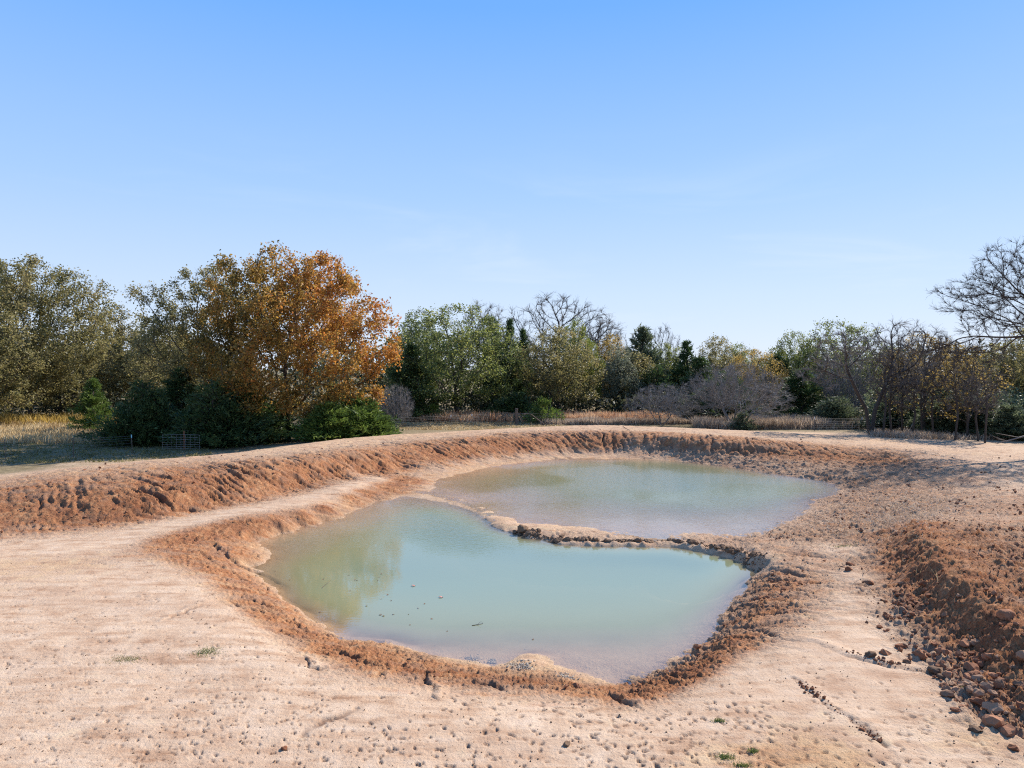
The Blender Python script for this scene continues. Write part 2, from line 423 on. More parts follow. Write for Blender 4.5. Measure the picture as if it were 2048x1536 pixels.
def height(x, y, fields=None, fine=True):
    """final ground height plus colour masks"""
    x = np.asarray(x, np.float64).ravel(); y = np.asarray(y, np.float64).ravel()
    # bend the lookup a little so that banks and shores are not smooth curves
    r = np.hypot(x, y)
    amp = 0.16 * (1 - sstep(60, 80, r))
    wx = amp * fbm(x * 1.1, y * 1.1, 4, .6); wy = amp * fbm(x * 1.1 + 40, y * 1.1 + 9, 4, .6)
    B = base_fields(x + wx, y + wy)
    z = B[:, 0].copy()
    red, yel, rough, grass, gully = (B[:, k] for k in range(1, 6))
    wet = sstep(-0.50, -0.66, z)
    near = 1 - sstep(62, 80, r)
    z += near * 0.025 * fbm(x * .5, y * .5, 3)
    z += near * 0.014 * fbm(x * 2.6, y * 2.6, 4, .7)
    # clods
    ro = rough * sstep(-.3, .35, fbm(x * .7 + 5, y * .7, 3) + rough * .7)
    bil = np.abs(gnoise(x * 1.7, y * 1.7)) * .38 + np.abs(gnoise(x * 4.1 + 3, y * 4.1)) * .34 + np.abs(gnoise(x * 9.3 + 3, y * 9.3)) * .28
    z += ro * (1 - .75 * wet) * near * (bil - .22) * 0.46
    c1, rv = cells(x * 5.2 + gnoise(x * 3, y * 3) * .5, y * 5.2)
    z += ro * (1 - .7 * wet) * near * np.clip(.55 - c1, 0, 1) * (rv > .35) * rv * 0.17
    cav = ro * np.clip(.30 - bil, 0, 1)
    # crumbled skin wherever clay lies bare
    rag = np.clip(red * 1.1 + rough * .5 + gully * .6 - .25, 0, 1) * near * (1 - .9 * wet)
    z += rag * (np.abs(gnoise(x * 8.3 + 11, y * 8.3)) - .25) * .075 + rag * (np.abs(gnoise(x * 17.7 + 2, y * 17.7)) - .25) * .05
    # rills running down the berm and the bank
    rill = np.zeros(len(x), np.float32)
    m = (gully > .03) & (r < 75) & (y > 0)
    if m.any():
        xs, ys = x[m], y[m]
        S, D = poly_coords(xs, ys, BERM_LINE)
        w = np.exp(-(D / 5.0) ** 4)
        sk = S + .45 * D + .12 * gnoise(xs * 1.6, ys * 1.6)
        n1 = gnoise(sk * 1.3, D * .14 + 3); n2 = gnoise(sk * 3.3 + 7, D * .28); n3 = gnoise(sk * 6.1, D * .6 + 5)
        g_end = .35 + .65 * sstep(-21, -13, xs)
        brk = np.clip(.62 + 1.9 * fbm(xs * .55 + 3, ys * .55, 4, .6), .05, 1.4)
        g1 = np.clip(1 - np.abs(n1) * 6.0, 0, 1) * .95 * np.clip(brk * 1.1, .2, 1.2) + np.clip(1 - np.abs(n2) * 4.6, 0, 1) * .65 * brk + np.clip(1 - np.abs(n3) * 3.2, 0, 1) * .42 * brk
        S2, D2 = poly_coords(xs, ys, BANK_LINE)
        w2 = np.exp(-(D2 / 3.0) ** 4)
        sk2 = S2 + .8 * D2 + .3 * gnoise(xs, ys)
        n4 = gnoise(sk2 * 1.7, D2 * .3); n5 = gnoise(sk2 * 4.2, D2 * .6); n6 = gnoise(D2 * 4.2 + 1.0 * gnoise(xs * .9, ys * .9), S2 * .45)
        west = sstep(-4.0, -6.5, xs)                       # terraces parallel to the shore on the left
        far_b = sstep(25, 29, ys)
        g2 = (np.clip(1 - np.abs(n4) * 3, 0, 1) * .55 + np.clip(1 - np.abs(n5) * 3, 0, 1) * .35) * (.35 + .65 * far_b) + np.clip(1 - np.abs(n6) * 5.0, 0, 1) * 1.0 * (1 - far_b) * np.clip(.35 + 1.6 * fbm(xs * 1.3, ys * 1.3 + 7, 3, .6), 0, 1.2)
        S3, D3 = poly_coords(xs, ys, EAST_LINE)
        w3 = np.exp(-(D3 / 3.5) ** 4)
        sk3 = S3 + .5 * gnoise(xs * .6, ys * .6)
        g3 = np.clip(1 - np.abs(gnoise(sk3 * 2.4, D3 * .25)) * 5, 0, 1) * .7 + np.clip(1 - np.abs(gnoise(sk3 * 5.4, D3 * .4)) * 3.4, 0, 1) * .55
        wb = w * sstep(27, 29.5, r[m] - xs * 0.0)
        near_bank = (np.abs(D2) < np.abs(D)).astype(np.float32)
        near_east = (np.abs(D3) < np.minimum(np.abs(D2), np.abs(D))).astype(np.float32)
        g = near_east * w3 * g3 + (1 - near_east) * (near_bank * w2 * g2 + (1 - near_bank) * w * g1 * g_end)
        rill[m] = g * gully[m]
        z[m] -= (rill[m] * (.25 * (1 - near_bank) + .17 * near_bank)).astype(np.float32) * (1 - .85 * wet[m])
    # single cracks and washouts
    crack = np.zeros(len(x), np.float32)
    for dep, wid, P in GROOVES:
        mm = (x > P[:, 0].min() - 1) & (x < P[:, 0].max() + 1) & (y > P[:, 1].min() - 1) & (y < P[:, 1].max() + 1)
        if not mm.any(): continue
        S, D = poly_coords(x[mm] + .08 * gnoise(x[mm] * 3, y[mm] * 3), y[mm] + .08 * gnoise(x[mm] * 3 + 9, y[mm] * 3), P)
        ww = .55 * wid * (1 + .7 * gnoise(S * 2.3, S * 0 + dep * 50))
        D = D + .05 * gnoise(S * 5, S * 0 + wid * 90)
        g = np.exp(-(D / ww) ** 2) * np.clip(.75 + 1.1 * gnoise(S * 1.6, S * 0 + 3 + dep * 9), .15, 1)
        z[mm] -= (dep * g).astype(np.float32)
        # one side of the crack stands higher, like a little scarp
        z[mm] += (dep * .5 * np.exp(-((np.abs(D) - 2.2 * wid) / (1.6 * wid)) ** 2) * (D > 0)).astype(np.float32)
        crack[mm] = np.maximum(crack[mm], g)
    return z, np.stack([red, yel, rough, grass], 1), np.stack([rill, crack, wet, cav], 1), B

# ------------------------------------------------------------------ ground mesh: a fan of cells, fine in front of the camera
az_f = np.linspace(-math.radians(41), math.radians(41), 840)
az_c = np.radians(np.concatenate([np.linspace(41, 64, 100)[1:], np.linspace(64, 296, 50)[1:-1], np.linspace(296, 319, 100)[:-1]]))
AZ = np.concatenate([az_f, az_c])
rows = [0.6, 1.5, 2.5, 3.5, 4.5, 5.5, 6.5, 7.5, 8.3]
r_ = 8.5
while r_ < 64:
    rows.append(r_)
    r_ += min(.0031 * r_, .082) if r_ < 58 else .15
while r_ < 100:
    rows.append(r_); r_ += .5
while r_ < 5000:
    rows.append(r_); r_ *= 1.12
R = np.array(rows)
nR, nA = len(R), len(AZ)
gx = (R[:, None] * np.sin(AZ)[None, :]).ravel()
gy = (R[:, None] * np.cos(AZ)[None, :]).ravel()
gz, mA, mB, mBase = height(gx, gy)
dens = np.zeros(len(gx), np.float32)

# hoof prints pressed into the damp sand
def stamp(px_, py_, ang, size, depth, Z):
    rr = math.hypot(px_, py_); aa = math.atan2(px_, py_)
    i0 = int(np.searchsorted(R, rr - size * 2)); i1 = int(np.searchsorted(R, rr + size * 2))
    j0 = int(np.searchsorted(az_f, aa - size * 2 / rr)); j1 = int(np.searchsorted(az_f, aa + size * 2 / rr))
    if i1 <= i0 or j1 <= j0: return
    ii, jj = np.meshgrid(np.arange(i0, i1), np.arange(j0, min(j1, 840)), indexing='ij')
    idx = (ii * nA + jj).ravel()
    dx = gx[idx] - px_; dy = gy[idx] - py_
    u = (dx * math.cos(ang) + dy * math.sin(ang)) / size; v = (-dx * math.sin(ang) + dy * math.cos(ang)) / (size * .5)
    q = u * u + v * v
    cleft = np.exp(-(v / .16) ** 2) * .8
    Z[idx] -= (depth * np.exp(-q ** 2) * (1 - cleft)).astype(np.float32)
    Z[idx] += (depth * .10 * np.exp(-((np.sqrt(q) - 1.35) / .3) ** 2)).astype(np.float32)
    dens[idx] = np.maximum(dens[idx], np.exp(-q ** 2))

hr = np.random.default_rng(21)
def hoof_region(n, x0, x1, y0, y1, size, depth):
    k = 0
    while k < n:
        # short trails of prints
        px = hr.uniform(x0, x1); py = y0 + (y1 - y0) * hr.random() ** .8
        a = hr.uniform(0, 2 * math.pi); X, Y, _ = unp(px, py, 0)
        for s in range(hr.integers(1, 7)):
            stamp(X, Y, a + hr.normal(0, .4), size * hr.uniform(.7, 1.25), depth * hr.uniform(.4, 1.2), gz)
            X += math.cos(a) * .42 + hr.normal(0, .12); Y += math.sin(a) * .42 + hr.normal(0, .12); k += 1
hoof_region(900, 0, 660, 1075, 1536, .040, .036)
hoof_region(260, 560, 1500, 1410, 1560, .052, .042)
hoof_region(150, 1150, 1560, 1380, 1540, .055, .045)
hoof_region(120, 1500, 2040, 1420, 1540, .062, .035)
hoof_region(60, 1300, 1760, 1310, 1450, .055, .030)
hoof_region(60, 850, 1250, 1395, 1440, .06, .035)

idx = np.arange(nR * nA).reshape(nR, nA)
nxt = np.roll(idx, -1, axis=1)
quads = np.stack([idx[:-1].ravel(), nxt[:-1].ravel(), nxt[1:].ravel(), idx[1:].ravel()], 1)[:, ::-1]
V = np.stack([gx, gy, gz], 1)
V = np.vstack([V, [[0, 0, gz[:nA].mean()]]])
hub = len(V) - 1
tri = np.stack([idx[0], nxt[0], np.full(nA, hub)], 1)
pad = lambda a: np.vstack([a, np.zeros((1, a.shape[1]))])
mB[:, 1] = np.maximum(mB[:, 1], dens * .8)  # hoof prints join the crack mask: their shade and wetness painted as dark colour

# ------------------------------------------------------------------ materials
class NT:
    def __init__(s, name):
        s.m = bpy.data.materials.new(name); s.m.use_nodes = True
        s.t = s.m.node_tree; s.t.nodes.clear()
        s.out = s.t.nodes.new('ShaderNodeOutputMaterial')
    def n(s, typ, **kw):
        nd = s.t.nodes.new(typ)
        for k, v in kw.items():
            if k.startswith('i_'):
                nd.inputs[k[2:].replace('_', ' ')].default_value = v
            else:
                setattr(nd, k, v)
        return nd
    def l(s, a, b): s.t.links.new(a, b)
    def math(s, op, a, b=None, c=None, clamp=False):
        nd = s.t.nodes.new('ShaderNodeMath'); nd.operation = op; nd.use_clamp = clamp
        for k, v in enumerate((a, b, c)):
            if v is None: continue
            if isinstance(v, (int, float)): nd.inputs[k].default_value = v
            else: s.l(v, nd.inputs[k])
        return nd.outputs[0]
    def mix(s, fac, a, b, mode='MIX'):
        nd = s.t.nodes.new('ShaderNodeMix'); nd.data_type = 'RGBA'; nd.blend_type = mode
        for sock, v in ((nd.inputs[0], fac), (nd.inputs[6], a), (nd.inputs[7], b)):
            if isinstance(v, (int, float)): sock.default_value = v
            elif isinstance(v, tuple): sock.default_value = v + (1,) if len(v) == 3 else v
            else: s.l(v, sock)
        return nd.outputs[2]
    def ramp(s, fac, stops):
        nd = s.t.nodes.new('ShaderNodeValToRGB'); el = nd.color_ramp.elements
        el[0].position, el[0].color = stops[0][0], stops[0][1] + (1,)
        el[1].position, el[1].color = stops[-1][0], stops[-1][1] + (1,)
        for p, c in stops[1:-1]:
            e = el.new(p); e.color = c + (1,)
        s.l(fac, nd.inputs[0])
        return nd.outputs[0]
    def noise(s, vec, scale, detail=4, rough=.55):
        nd = s.n('ShaderNodeTexNoise'); nd.inputs['Scale'].default_value = scale
        nd.inputs['Detail'].default_value = detail; nd.inputs['Roughness'].default_value = rough
        s.l(vec, nd.inputs['Vector'])
        return nd.outputs[0]

def ground_material():
    g = NT('clay_and_sand')
    geo = g.n('ShaderNodeNewGeometry').outputs['Position']
    a1 = g.n('ShaderNodeAttribute', attribute_name='mask_a'); a2 = g.n('ShaderNodeAttribute', attribute_name='mask_b')
    s1 = g.n('ShaderNodeSeparateColor'); g.l(a1.outputs['Color'], s1.inputs[0])
    s2 = g.n('ShaderNodeSeparateColor'); g.l(a2.outputs['Color'], s2.inputs[0])
    red, yel, rough, grass = s1.outputs[0], s1.outputs[1], s1.outputs[2], a1.outputs['Alpha']
    rill, crack, wet, cav = s2.outputs[0], s2.outputs[1], s2.outputs[2], a2.outputs['Alpha']
    n_big = g.noise(geo, .35, 5); n_mid = g.noise(geo, 1.7, 6, .6); n_fine = g.noise(geo, 14, 5, .7); n_grain = g.noise(geo, 60, 3, .7)
    n_str = g.n('ShaderNodeMapping'); n_str.inputs['Scale'].default_value = (.35, 1.6, 1); n_str.inputs['Rotation'].default_value = (0, 0, .35); g.l(geo, n_str.inputs['Vector'])
    n_str = g.noise(n_str.outputs[0], 1.6, 6, .65)
    mixn = g.math('ADD', g.math('MULTIPLY', n_str, .55), g.math('MULTIPLY', n_mid, .45))
    pale = g.ramp(mixn, [(.34, (.33, .18, .10)), (.42, (.50, .32, .20)), (.51, (.62, .44, .295)), (.64, (.72, .55, .40))])
    pale = g.mix(g.math('MULTIPLY', g.math('SUBTRACT', n_big, .48, clamp=True), 3.0, clamp=True), pale, (.50, .325, .21))
    redc = g.ramp(g.math('ADD', g.math('MULTIPLY', n_mid, .5), g.math('MULTIPLY', n_fine, .5)), [(.36, (.16, .045, .018)), (.46, (.33, .115, .042)), (.55, (.49, .21, .085)), (.66, (.60, .36, .19))])
    yelc = g.ramp(n_mid, [(.3, (.42, .21, .09)), (.5, (.57, .35, .18)), (.7, (.68, .50, .31))])
    rouc = g.ramp(g.math('ADD', g.math('MULTIPLY', n_mid, .45), g.math('MULTIPLY', n_fine, .55)), [(.36, (.12, .058, .034)), (.46, (.30, .165, .10)), (.55, (.48, .32, .21)), (.66, (.62, .47, .34))])
    grc = g.ramp(g.math('ADD', g.math('MULTIPLY', n_mid, .4), g.math('MULTIPLY', n_fine, .6)), [(.38, (.09, .075, .035)), (.5, (.20, .165, .085)), (.62, (.38, .30, .17))])
    def edge(m, k=2.4, off=.35, nn=n_mid):
        # breaks a smooth mask up with noise
        return g.math('MULTIPLY', g.math('ADD', g.math('SUBTRACT', m, off), g.math('MULTIPLY', g.math('SUBTRACT', nn, .5), 2.3)), k, clamp=True)
    col = pale
    col = g.mix(g.math('MULTIPLY', edge(yel, 2.2, .22), .85), col, yelc)
    col = g.mix(g.math('MULTIPLY', edge(rough, 2.0, .30, n_fine), .85), col, rouc)
    col = g.mix(g.math('MULTIPLY', edge(red, 2.1, .36, g.math('ADD', g.math('MULTIPLY', n_str, .6), g.math('MULTIPLY', n_mid, .4))), .92), col, redc)
    col = g.mix(edge(grass, 3.0, .35, n_fine), col, grc)
    # darker, redder colour inside rills and cracks
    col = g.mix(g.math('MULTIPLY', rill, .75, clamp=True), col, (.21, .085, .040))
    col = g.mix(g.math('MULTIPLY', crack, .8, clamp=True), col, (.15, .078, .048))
    # damp silt under and along the water
    col = g.mix(g.math('MULTIPLY', wet, .8), col, g.mix(n_mid, (.44, .30, .19), (.66, .51, .36)))
    # grit
    grit = g.math('GREATER_THAN', g.noise(geo, 24, 2, .5), .655)
    col = g.mix(g.math('MULTIPLY', grit, .45), col, (.16, .085, .055))
    col = g.mix(g.math('MULTIPLY', g.math('SUBTRACT', n_grain, .35, clamp=True), .9), g.mix(.30, col, (.10, .05, .03)), col)
    p = g.n('ShaderNodeBsdfPrincipled'); p.inputs['Roughness'].default_value = .95
    p.inputs['Specular IOR Level'].default_value = .12
    g.l(col, p.inputs['Base Color'])
    b1 = g.n('ShaderNodeBump'); b1.inputs['Strength'].default_value = 1.0; b1.inputs['Distance'].default_value = .045
    hgt = g.math('ADD', g.math('MULTIPLY', n_fine, 1.0), g.math('MULTIPLY', n_grain, .35))
    hgt = g.math('MULTIPLY', hgt, g.math('ADD', .5, g.math('ADD', g.math('MULTIPLY', rough, 1.4), g.math('MULTIPLY', red, .9))))
    g.l(hgt, b1.inputs['Height'])
    g.l(b1.outputs[0], p.inputs['Normal'])
    g.l(p.outputs[0], g.out.inputs[0])
    return g.m

M_GROUND = ground_material()
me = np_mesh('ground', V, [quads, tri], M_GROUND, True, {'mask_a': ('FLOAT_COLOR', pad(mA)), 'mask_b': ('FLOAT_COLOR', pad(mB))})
ground = tag(link('ground', me), 'pale and red clay ground dug out around two muddy pools', kind='structure')

def simple_mat(name, col, rough=.8, metal=0.0, var=.25, scale=8.0):
    g = NT(name)
    tc = g.n('ShaderNodeTexCoord').outputs['Object']
    n = g.noise(tc, scale, 4)
    dark = tuple(c * (1 - var) for c in col); lite = tuple(min(1, c * (1 + var)) for c in col)
    c = g.ramp(n, [(.3, dark), (.7, lite)])
    p = g.n('ShaderNodeBsdfPrincipled'); p.inputs['Roughness'].default_value = rough; p.inputs['Metallic'].default_value = metal
    g.l(c, p.inputs['Base Color']); g.l(p.outputs[0], g.out.inputs[0])
    return g.m

def leaf_mat(name, stops, transl=.4, rough=.55):
    g = NT(name)
    a = g.n('ShaderNodeAttribute', attribute_name='tint')
    c = g.ramp(a.outputs['Fac'], stops)
    d = g.n('ShaderNodeBsdfPrincipled'); d.inputs['Roughness'].default_value = rough
    d.inputs['Specular IOR Level'].default_value = .35
    g.l(c, d.inputs['Base Color'])
    t = g.n('ShaderNodeBsdfTranslucent')
    g.l(g.mix(.35, c, (.9, .8, .3), 'MULTIPLY') if False else c, t.inputs['Color'])
    mx = g.n('ShaderNodeMixShader'); mx.inputs[0].default_value = transl
    g.l(d.outputs[0], mx.inputs[1]); g.l(t.outputs[0], mx.inputs[2])
    g.l(mx.outputs[0], g.out.inputs[0])
    return g.m

LEAF = {
    'orange': leaf_mat('orange_oak_leaves', [(0, (.09, .085, .025)), (.28, (.20, .15, .04)), (.5, (.41, .25, .055)), (.74, (.47, .215, .045)), (1, (.44, .155, .04))], .5),
    'olive': leaf_mat('olive_oak_leaves', [(0, (.10, .10, .035)), (.4, (.20, .18, .065)), (.7, (.31, .265, .11)), (1, (.40, .30, .13))], .5),
    'green': leaf_mat('green_oak_leaves', [(0, (.055, .085, .03)), (.4, (.135, .165, .05)), (.75, (.25, .27, .07)), (1, (.37, .34, .10))], .5),
    'lime': leaf_mat('yellow_green_leaves', [(0, (.10, .14, .03)), (.5, (.20, .23, .04)), (1, (.32, .31, .06))], .45),
    'greygreen': leaf_mat('grey_green_leaves', [(0, (.10, .12, .075)), (.5, (.20, .215, .135)), (1, (.30, .29, .19))], .45),
    'amber': leaf_mat('amber_oak_leaves', [(0, (.19, .15, .055)), (.5, (.38, .26, .07)), (1, (.52, .36, .09))], .5),
    'cedar': leaf_mat('dark_cedar_sprays', [(0, (.025, .048, .018)), (.5, (.07, .11, .034)), (1, (.16, .215, .065))], .35),
    'juniper': leaf_mat('bright_juniper_sprays', [(0, (.05, .09, .02)), (.5, (.12, .18, .035)), (1, (.24, .30, .06))], .4),
    'dullcedar': leaf_mat('dull_cedar_sprays', [(0, (.06, .08, .045)), (.5, (.13, .16, .085)), (1, (.22, .24, .12))], .4),
    'straw': leaf_mat('dry_straw', [(0, (.30, .19, .09)), (.5, (.52, .38, .19)), (1, (.70, .56, .34))], .3, .8),
    'russet': leaf_mat('russet_bluestem', [(0, (.36, .19, .10)), (.5, (.60, .36, .20)), (1, (.74, .58, .38))], .3, .8),
    'weeds': leaf_mat('grey_dry_weeds', [(0, (.24, .17, .12)), (.5, (.44, .335, .24)), (1, (.60, .49, .37))], .3, .8),
    'brush': leaf_mat('dark_brush_leaves', [(0, (.035, .05, .022)), (.5, (.10, .10, .05)), (1, (.21, .18, .10))], .4),
    'tuft': leaf_mat('green_tuft_blades', [(0, (.06, .08, .02)), (.5, (.13, .17, .04)), (1, (.26, .27, .08))], .35),
}
BARK = simple_mat('dark_bark', (.055, .042, .032), .9, var=.4)
BARK_G = simple_mat('grey_bark', (.15, .125, .105), .9, var=.35)
BARK_P = simple_mat('pinkish_grey_twigs', (.22, .195, .17), .9, var=.3)

# ------------------------------------------------------------------ water
def inside(px, py, P):
    c = np.zeros(len(px), bool)
    n = len(P)
    for i in range(n):
        x0, y0 = P[i]; x1, y1 = P[(i + 1) % n]
        cond = ((y0 > py) != (y1 > py))
        with np.errstate(divide='ignore', invalid='ignore'):
            xi = (x1 - x0) * (py - y0) / (y1 - y0 + 1e-12) + x0
        c ^= cond & (px < xi)
    return c

def water_material():
    g = NT('murky_water')
    geo = g.n('ShaderNodeNewGeometry').outputs['Position']
    dep = g.n('ShaderNodeAttribute', attribute_name='depth').outputs['Fac']
    n = g.noise(geo, 1.2, 4)
    d2 = g.math('MAXIMUM', g.math('ADD', dep, g.math('MULTIPLY', g.math('SUBTRACT', n, .5), .10)), 0.0)
    turb = g.math('SUBTRACT', 1.0, g.math('POWER', 2.718, g.math('MULTIPLY', d2, -3.2)))
    murk = g.ramp(g.math('MULTIPLY', dep, .5), [(0, (.56, .42, .27)), (.075, (.44, .37, .22)), (.20, (.31, .31, .16)), (.50, (.225, .27, .165)), (.80, (.13, .19, .135))])
    dif = g.n('ShaderNodeBsdfDiffuse'); g.l(murk, dif.inputs[0])
    tr = g.n('ShaderNodeBsdfTransparent'); tr.inputs[0].default_value = (.97, .93, .86, 1)
    body = g.n('ShaderNodeMixShader'); g.l(turb, body.inputs[0]); g.l(tr.outputs[0], body.inputs[1]); g.l(dif.outputs[0], body.inputs[2])
    # wind ripples come in patches
    mp = g.n('ShaderNodeMapping'); mp.inputs['Scale'].default_value = (1, 1.5, 1); mp.inputs['Rotation'].default_value = (0, 0, .5)
    g.l(geo, mp.inputs['Vector'])
    rp = g.noise(mp.outputs[0], 5.5, 3, .5)
    rp2 = g.noise(mp.outputs[0], 14.0, 2, .5)
    patch = g.math('MULTIPLY', g.math('SUBTRACT', g.noise(geo, .13, 2), .42), 6.0, clamp=True)
    hgt = g.math('ADD', g.math('MULTIPLY', rp, .8), g.math('MULTIPLY', rp2, .3))
    b = g.n('ShaderNodeBump'); b.inputs['Distance'].default_value = .022
    # the open far pool catches the wind, the dug near pool lies in the lee except along its back edge
    sy = g.n('ShaderNodeSeparateXYZ'); g.l(geo, sy.inputs[0])
    windy = g.math('MULTIPLY', g.math('SUBTRACT', sy.outputs[1], 23.0), .12, clamp=True)
    g.l(g.math('ADD', .05, g.math('MULTIPLY', g.math('MULTIPLY', g.math('ADD', .35, patch), windy), 1.1)), b.inputs['Strength']); g.l(hgt, b.inputs['Height'])
    gl = g.n('ShaderNodeBsdfGlossy'); gl.inputs['Roughness'].default_value = .03
    g.l(b.outputs[0], gl.inputs['Normal'])
    # Schlick reflectance, the same from both sides so that daylight reaches the bottom
    inc = g.n('ShaderNodeNewGeometry').outputs['Incoming']
    dt = g.n('ShaderNodeVectorMath', operation='DOT_PRODUCT'); g.l(inc, dt.inputs[0]); g.l(g.n('ShaderNodeNewGeometry').outputs['Normal'], dt.inputs[1])
    om = g.math('SUBTRACT', 1.0, g.math('ABSOLUTE', dt.outputs['Value']), clamp=True)
    fre = g.math('ADD', .03, g.math('MULTIPLY', g.math('POWER', om, 3.1), .95), clamp=True)
    mx = g.n('ShaderNodeMixShader'); g.l(fre, mx.inputs[0]); g.l(body.outputs[0], mx.inputs[1]); g.l(gl.outputs[0], mx.inputs[2])
    g.l(mx.outputs[0], g.out.inputs[0])
    return g.m
M_WATER = water_material()

def make_water(name, P, level, label, grow):
    step = .16
    x0, y0 = P.min(0) - 1; x1, y1 = P.max(0) + 1
    nx, ny = int((x1 - x0) / step), int((y1 - y0) / step)
    xs = x0 + np.arange(nx + 1) * step; ys = y0 + np.arange(ny + 1) * step
    X, Y = np.meshgrid(xs, ys, indexing='ij')
    cx = (X[:-1, :-1] + step / 2).ravel(); cy = (Y[:-1, :-1] + step / 2).ravel()
    ok = inside(cx, cy, P)
    if grow:
        S, D = poly_coords(cx, cy, np.vstack([P, P[:1]]))
        ok |= np.abs(D) < grow
    else:
        # grow only away from the divider
        S, D = poly_coords(cx, cy, to_xy(zed(level, far_shore_n + far_shore_ne[1:] + far_shore_e[1:-1])))
        S2, D2 = poly_coords(cx, cy, to_xy(zed(level, far_lip)))
        ok |= (np.abs(D) < .7) & (np.abs(D2) > .8)
    id_ = np.arange((nx + 1) * (ny + 1)).reshape(nx + 1, ny + 1)
    q = np.stack([id_[:-1, :-1].ravel(), id_[1:, :-1].ravel(), id_[1:, 1:].ravel(), id_[:-1, 1:].ravel()], 1)[ok]
    used = np.unique(q); remap = np.zeros(id_.size, np.int64); remap[used] = np.arange(len(used))
    vx, vy = X.ravel()[used], Y.ravel()[used]
    B = base_fields(vx, vy)
    dep = np.clip(level - B[:, 0], 0, 2)
    W = np.stack([vx, vy, np.full(len(vx), level)], 1)
    me = np_mesh(name, W, [remap[q]], M_WATER, True, {'depth': ('FLOAT', dep)})
    return tag(link(name, me), label, kind='structure')
make_water('pond_water', NEAR_POLY, WN, 'still grey green water of the nearer pool', .6)
make_water('pond_water', FAR_POLY, WF, 'rippled pale blue water of the farther pool', 0)

# ------------------------------------------------------------------ vegetation builders
def colonize(rng, attr, trunk_pts, step, kill, tropism=(0, 0, .1), jitter=.10, mom=.55, max_nodes=5200, max_iter=170):
    nodes = np.zeros((max_nodes, 3)); parent = np.full(max_nodes, -1, np.int64); kids = np.zeros(max_nodes, np.int64)
    n = 0
    for k, p in enumerate(trunk_pts):
        nodes[n] = p; parent[n] = n - 1; n += 1
        if k: kids[n - 2] += 1
    alive = np.ones(len(attr), bool)
    d = np.full(len(attr), 1e9); near = np.zeros(len(attr), np.int64)
    st = max(1, int(len(trunk_pts) * .5))
    for k in range(st, n):
        dd = np.linalg.norm(attr - nodes[k], axis=1); m = dd < d
        d[m] = dd[m]; near[m] = k
    trop = np.array(tropism)
    for it in range(max_iter):
        alive &= d > kill
        if not alive.any() or n > max_nodes - 400: break
        ai = np.nonzero(alive)[0]
        src = near[ai]
        v = attr[ai] - nodes[src]; v /= np.linalg.norm(v, axis=1)[:, None] + 1e-9
        acc = np.zeros((n, 3)); np.add.at(acc, src, v)
        g = np.unique(src); g = g[kids[g] < 4]
        if len(g) == 0: break
        dirs = acc[g]; dirs /= np.linalg.norm(dirs, axis=1)[:, None] + 1e-9
        pd = nodes[g] - nodes[np.maximum(parent[g], 0)]; pd /= np.linalg.norm(pd, axis=1)[:, None] + 1e-9
        dirs = dirs + pd * mom + trop + rng.normal(0, jitter, dirs.shape); dirs /= np.linalg.norm(dirs, axis=1)[:, None] + 1e-9
        new = nodes[g] + dirs * step
        m = min(len(g), max_nodes - n)
        nodes[n:n + m] = new[:m]; parent[n:n + m] = g[:m]; kids[g[:m]] += 1
        for s in range(0, m, 200):
            blk = nodes[n + s:n + min(m, s + 200)]
            dd = np.linalg.norm(attr[ai][:, None] - blk[None], axis=2)
            j = dd.argmin(1); mn = dd[np.arange(len(ai)), j]
            b = mn < d[ai]
            d[ai[b]] = mn[b]; near[ai[b]] = n + s + j[b]
        n += m
    nodes = nodes[:n]; parent = parent[:n]
    return nodes, parent

def radii(parent, tip, expo=2.3):
    n = len(parent); a = np.zeros(n); kids = np.zeros(n, int)
    for i in range(n - 1, 0, -1):
        if a[i] == 0: a[i] = tip ** expo
        a[parent[i]] += a[i]; kids[parent[i]] += 1
    return a ** (1 / expo), kids

def tubes(P0, P1, r0, r1, sides):
    """many tapered prisms at once -> verts, quads"""
    n = len(P0)
    d = P1 - P0; L = np.linalg.norm(d, axis=1)[:, None] + 1e-9; d = d / L
    ref = np.where(np.abs(d[:, 2:3]) < .9, np.array([[0, 0, 1.]]), np.array([[1., 0, 0]]))
    u = np.cross(d, ref); u /= np.linalg.norm(u, axis=1)[:, None]; w = np.cross(d, u)
    ang = np.arange(sides) * 2 * np.pi / sides
    ring = u[:, None] * np.cos(ang)[None, :, None] + w[:, None] * np.sin(ang)[None, :, None]
    A = P0[:, None] + ring * np.asarray(r0).reshape(-1, 1, 1); B = P1[:, None] + ring * np.asarray(r1).reshape(-1, 1, 1)
    V = np.concatenate([A, B], 1).reshape(-1, 3)
    base = (np.arange(n) * 2 * sides)[:, None]
    k = np.arange(sides); k2 = (k + 1) % sides
    Q = np.stack([base + k, base + k2, base + sides + k2, base + sides + k], 2).reshape(-1, 4)
    return V, Q

class MB:
    def __init__(s): s.V = []; s.F = []; s.T = []; s.n = 0
    def add(s, V, F, t=None):
        s.V.append(V); s.F.append(F + s.n); s.n += len(V)
        s.T.append(np.zeros(len(V)) if t is None else t)
    def mesh(s, name, mat, smooth=False, tint=False):
        V = np.concatenate(s.V)
        q = [f for f in s.F if f.shape[1] == 4]; t = [f for f in s.F if f.shape[1] == 3]
        fs = ([np.concatenate(q)] if q else []) + ([np.concatenate(t)] if t else [])
        return np_mesh(name, V, fs, mat, smooth, {'tint': ('FLOAT', np.concatenate(s.T))} if tint else None)

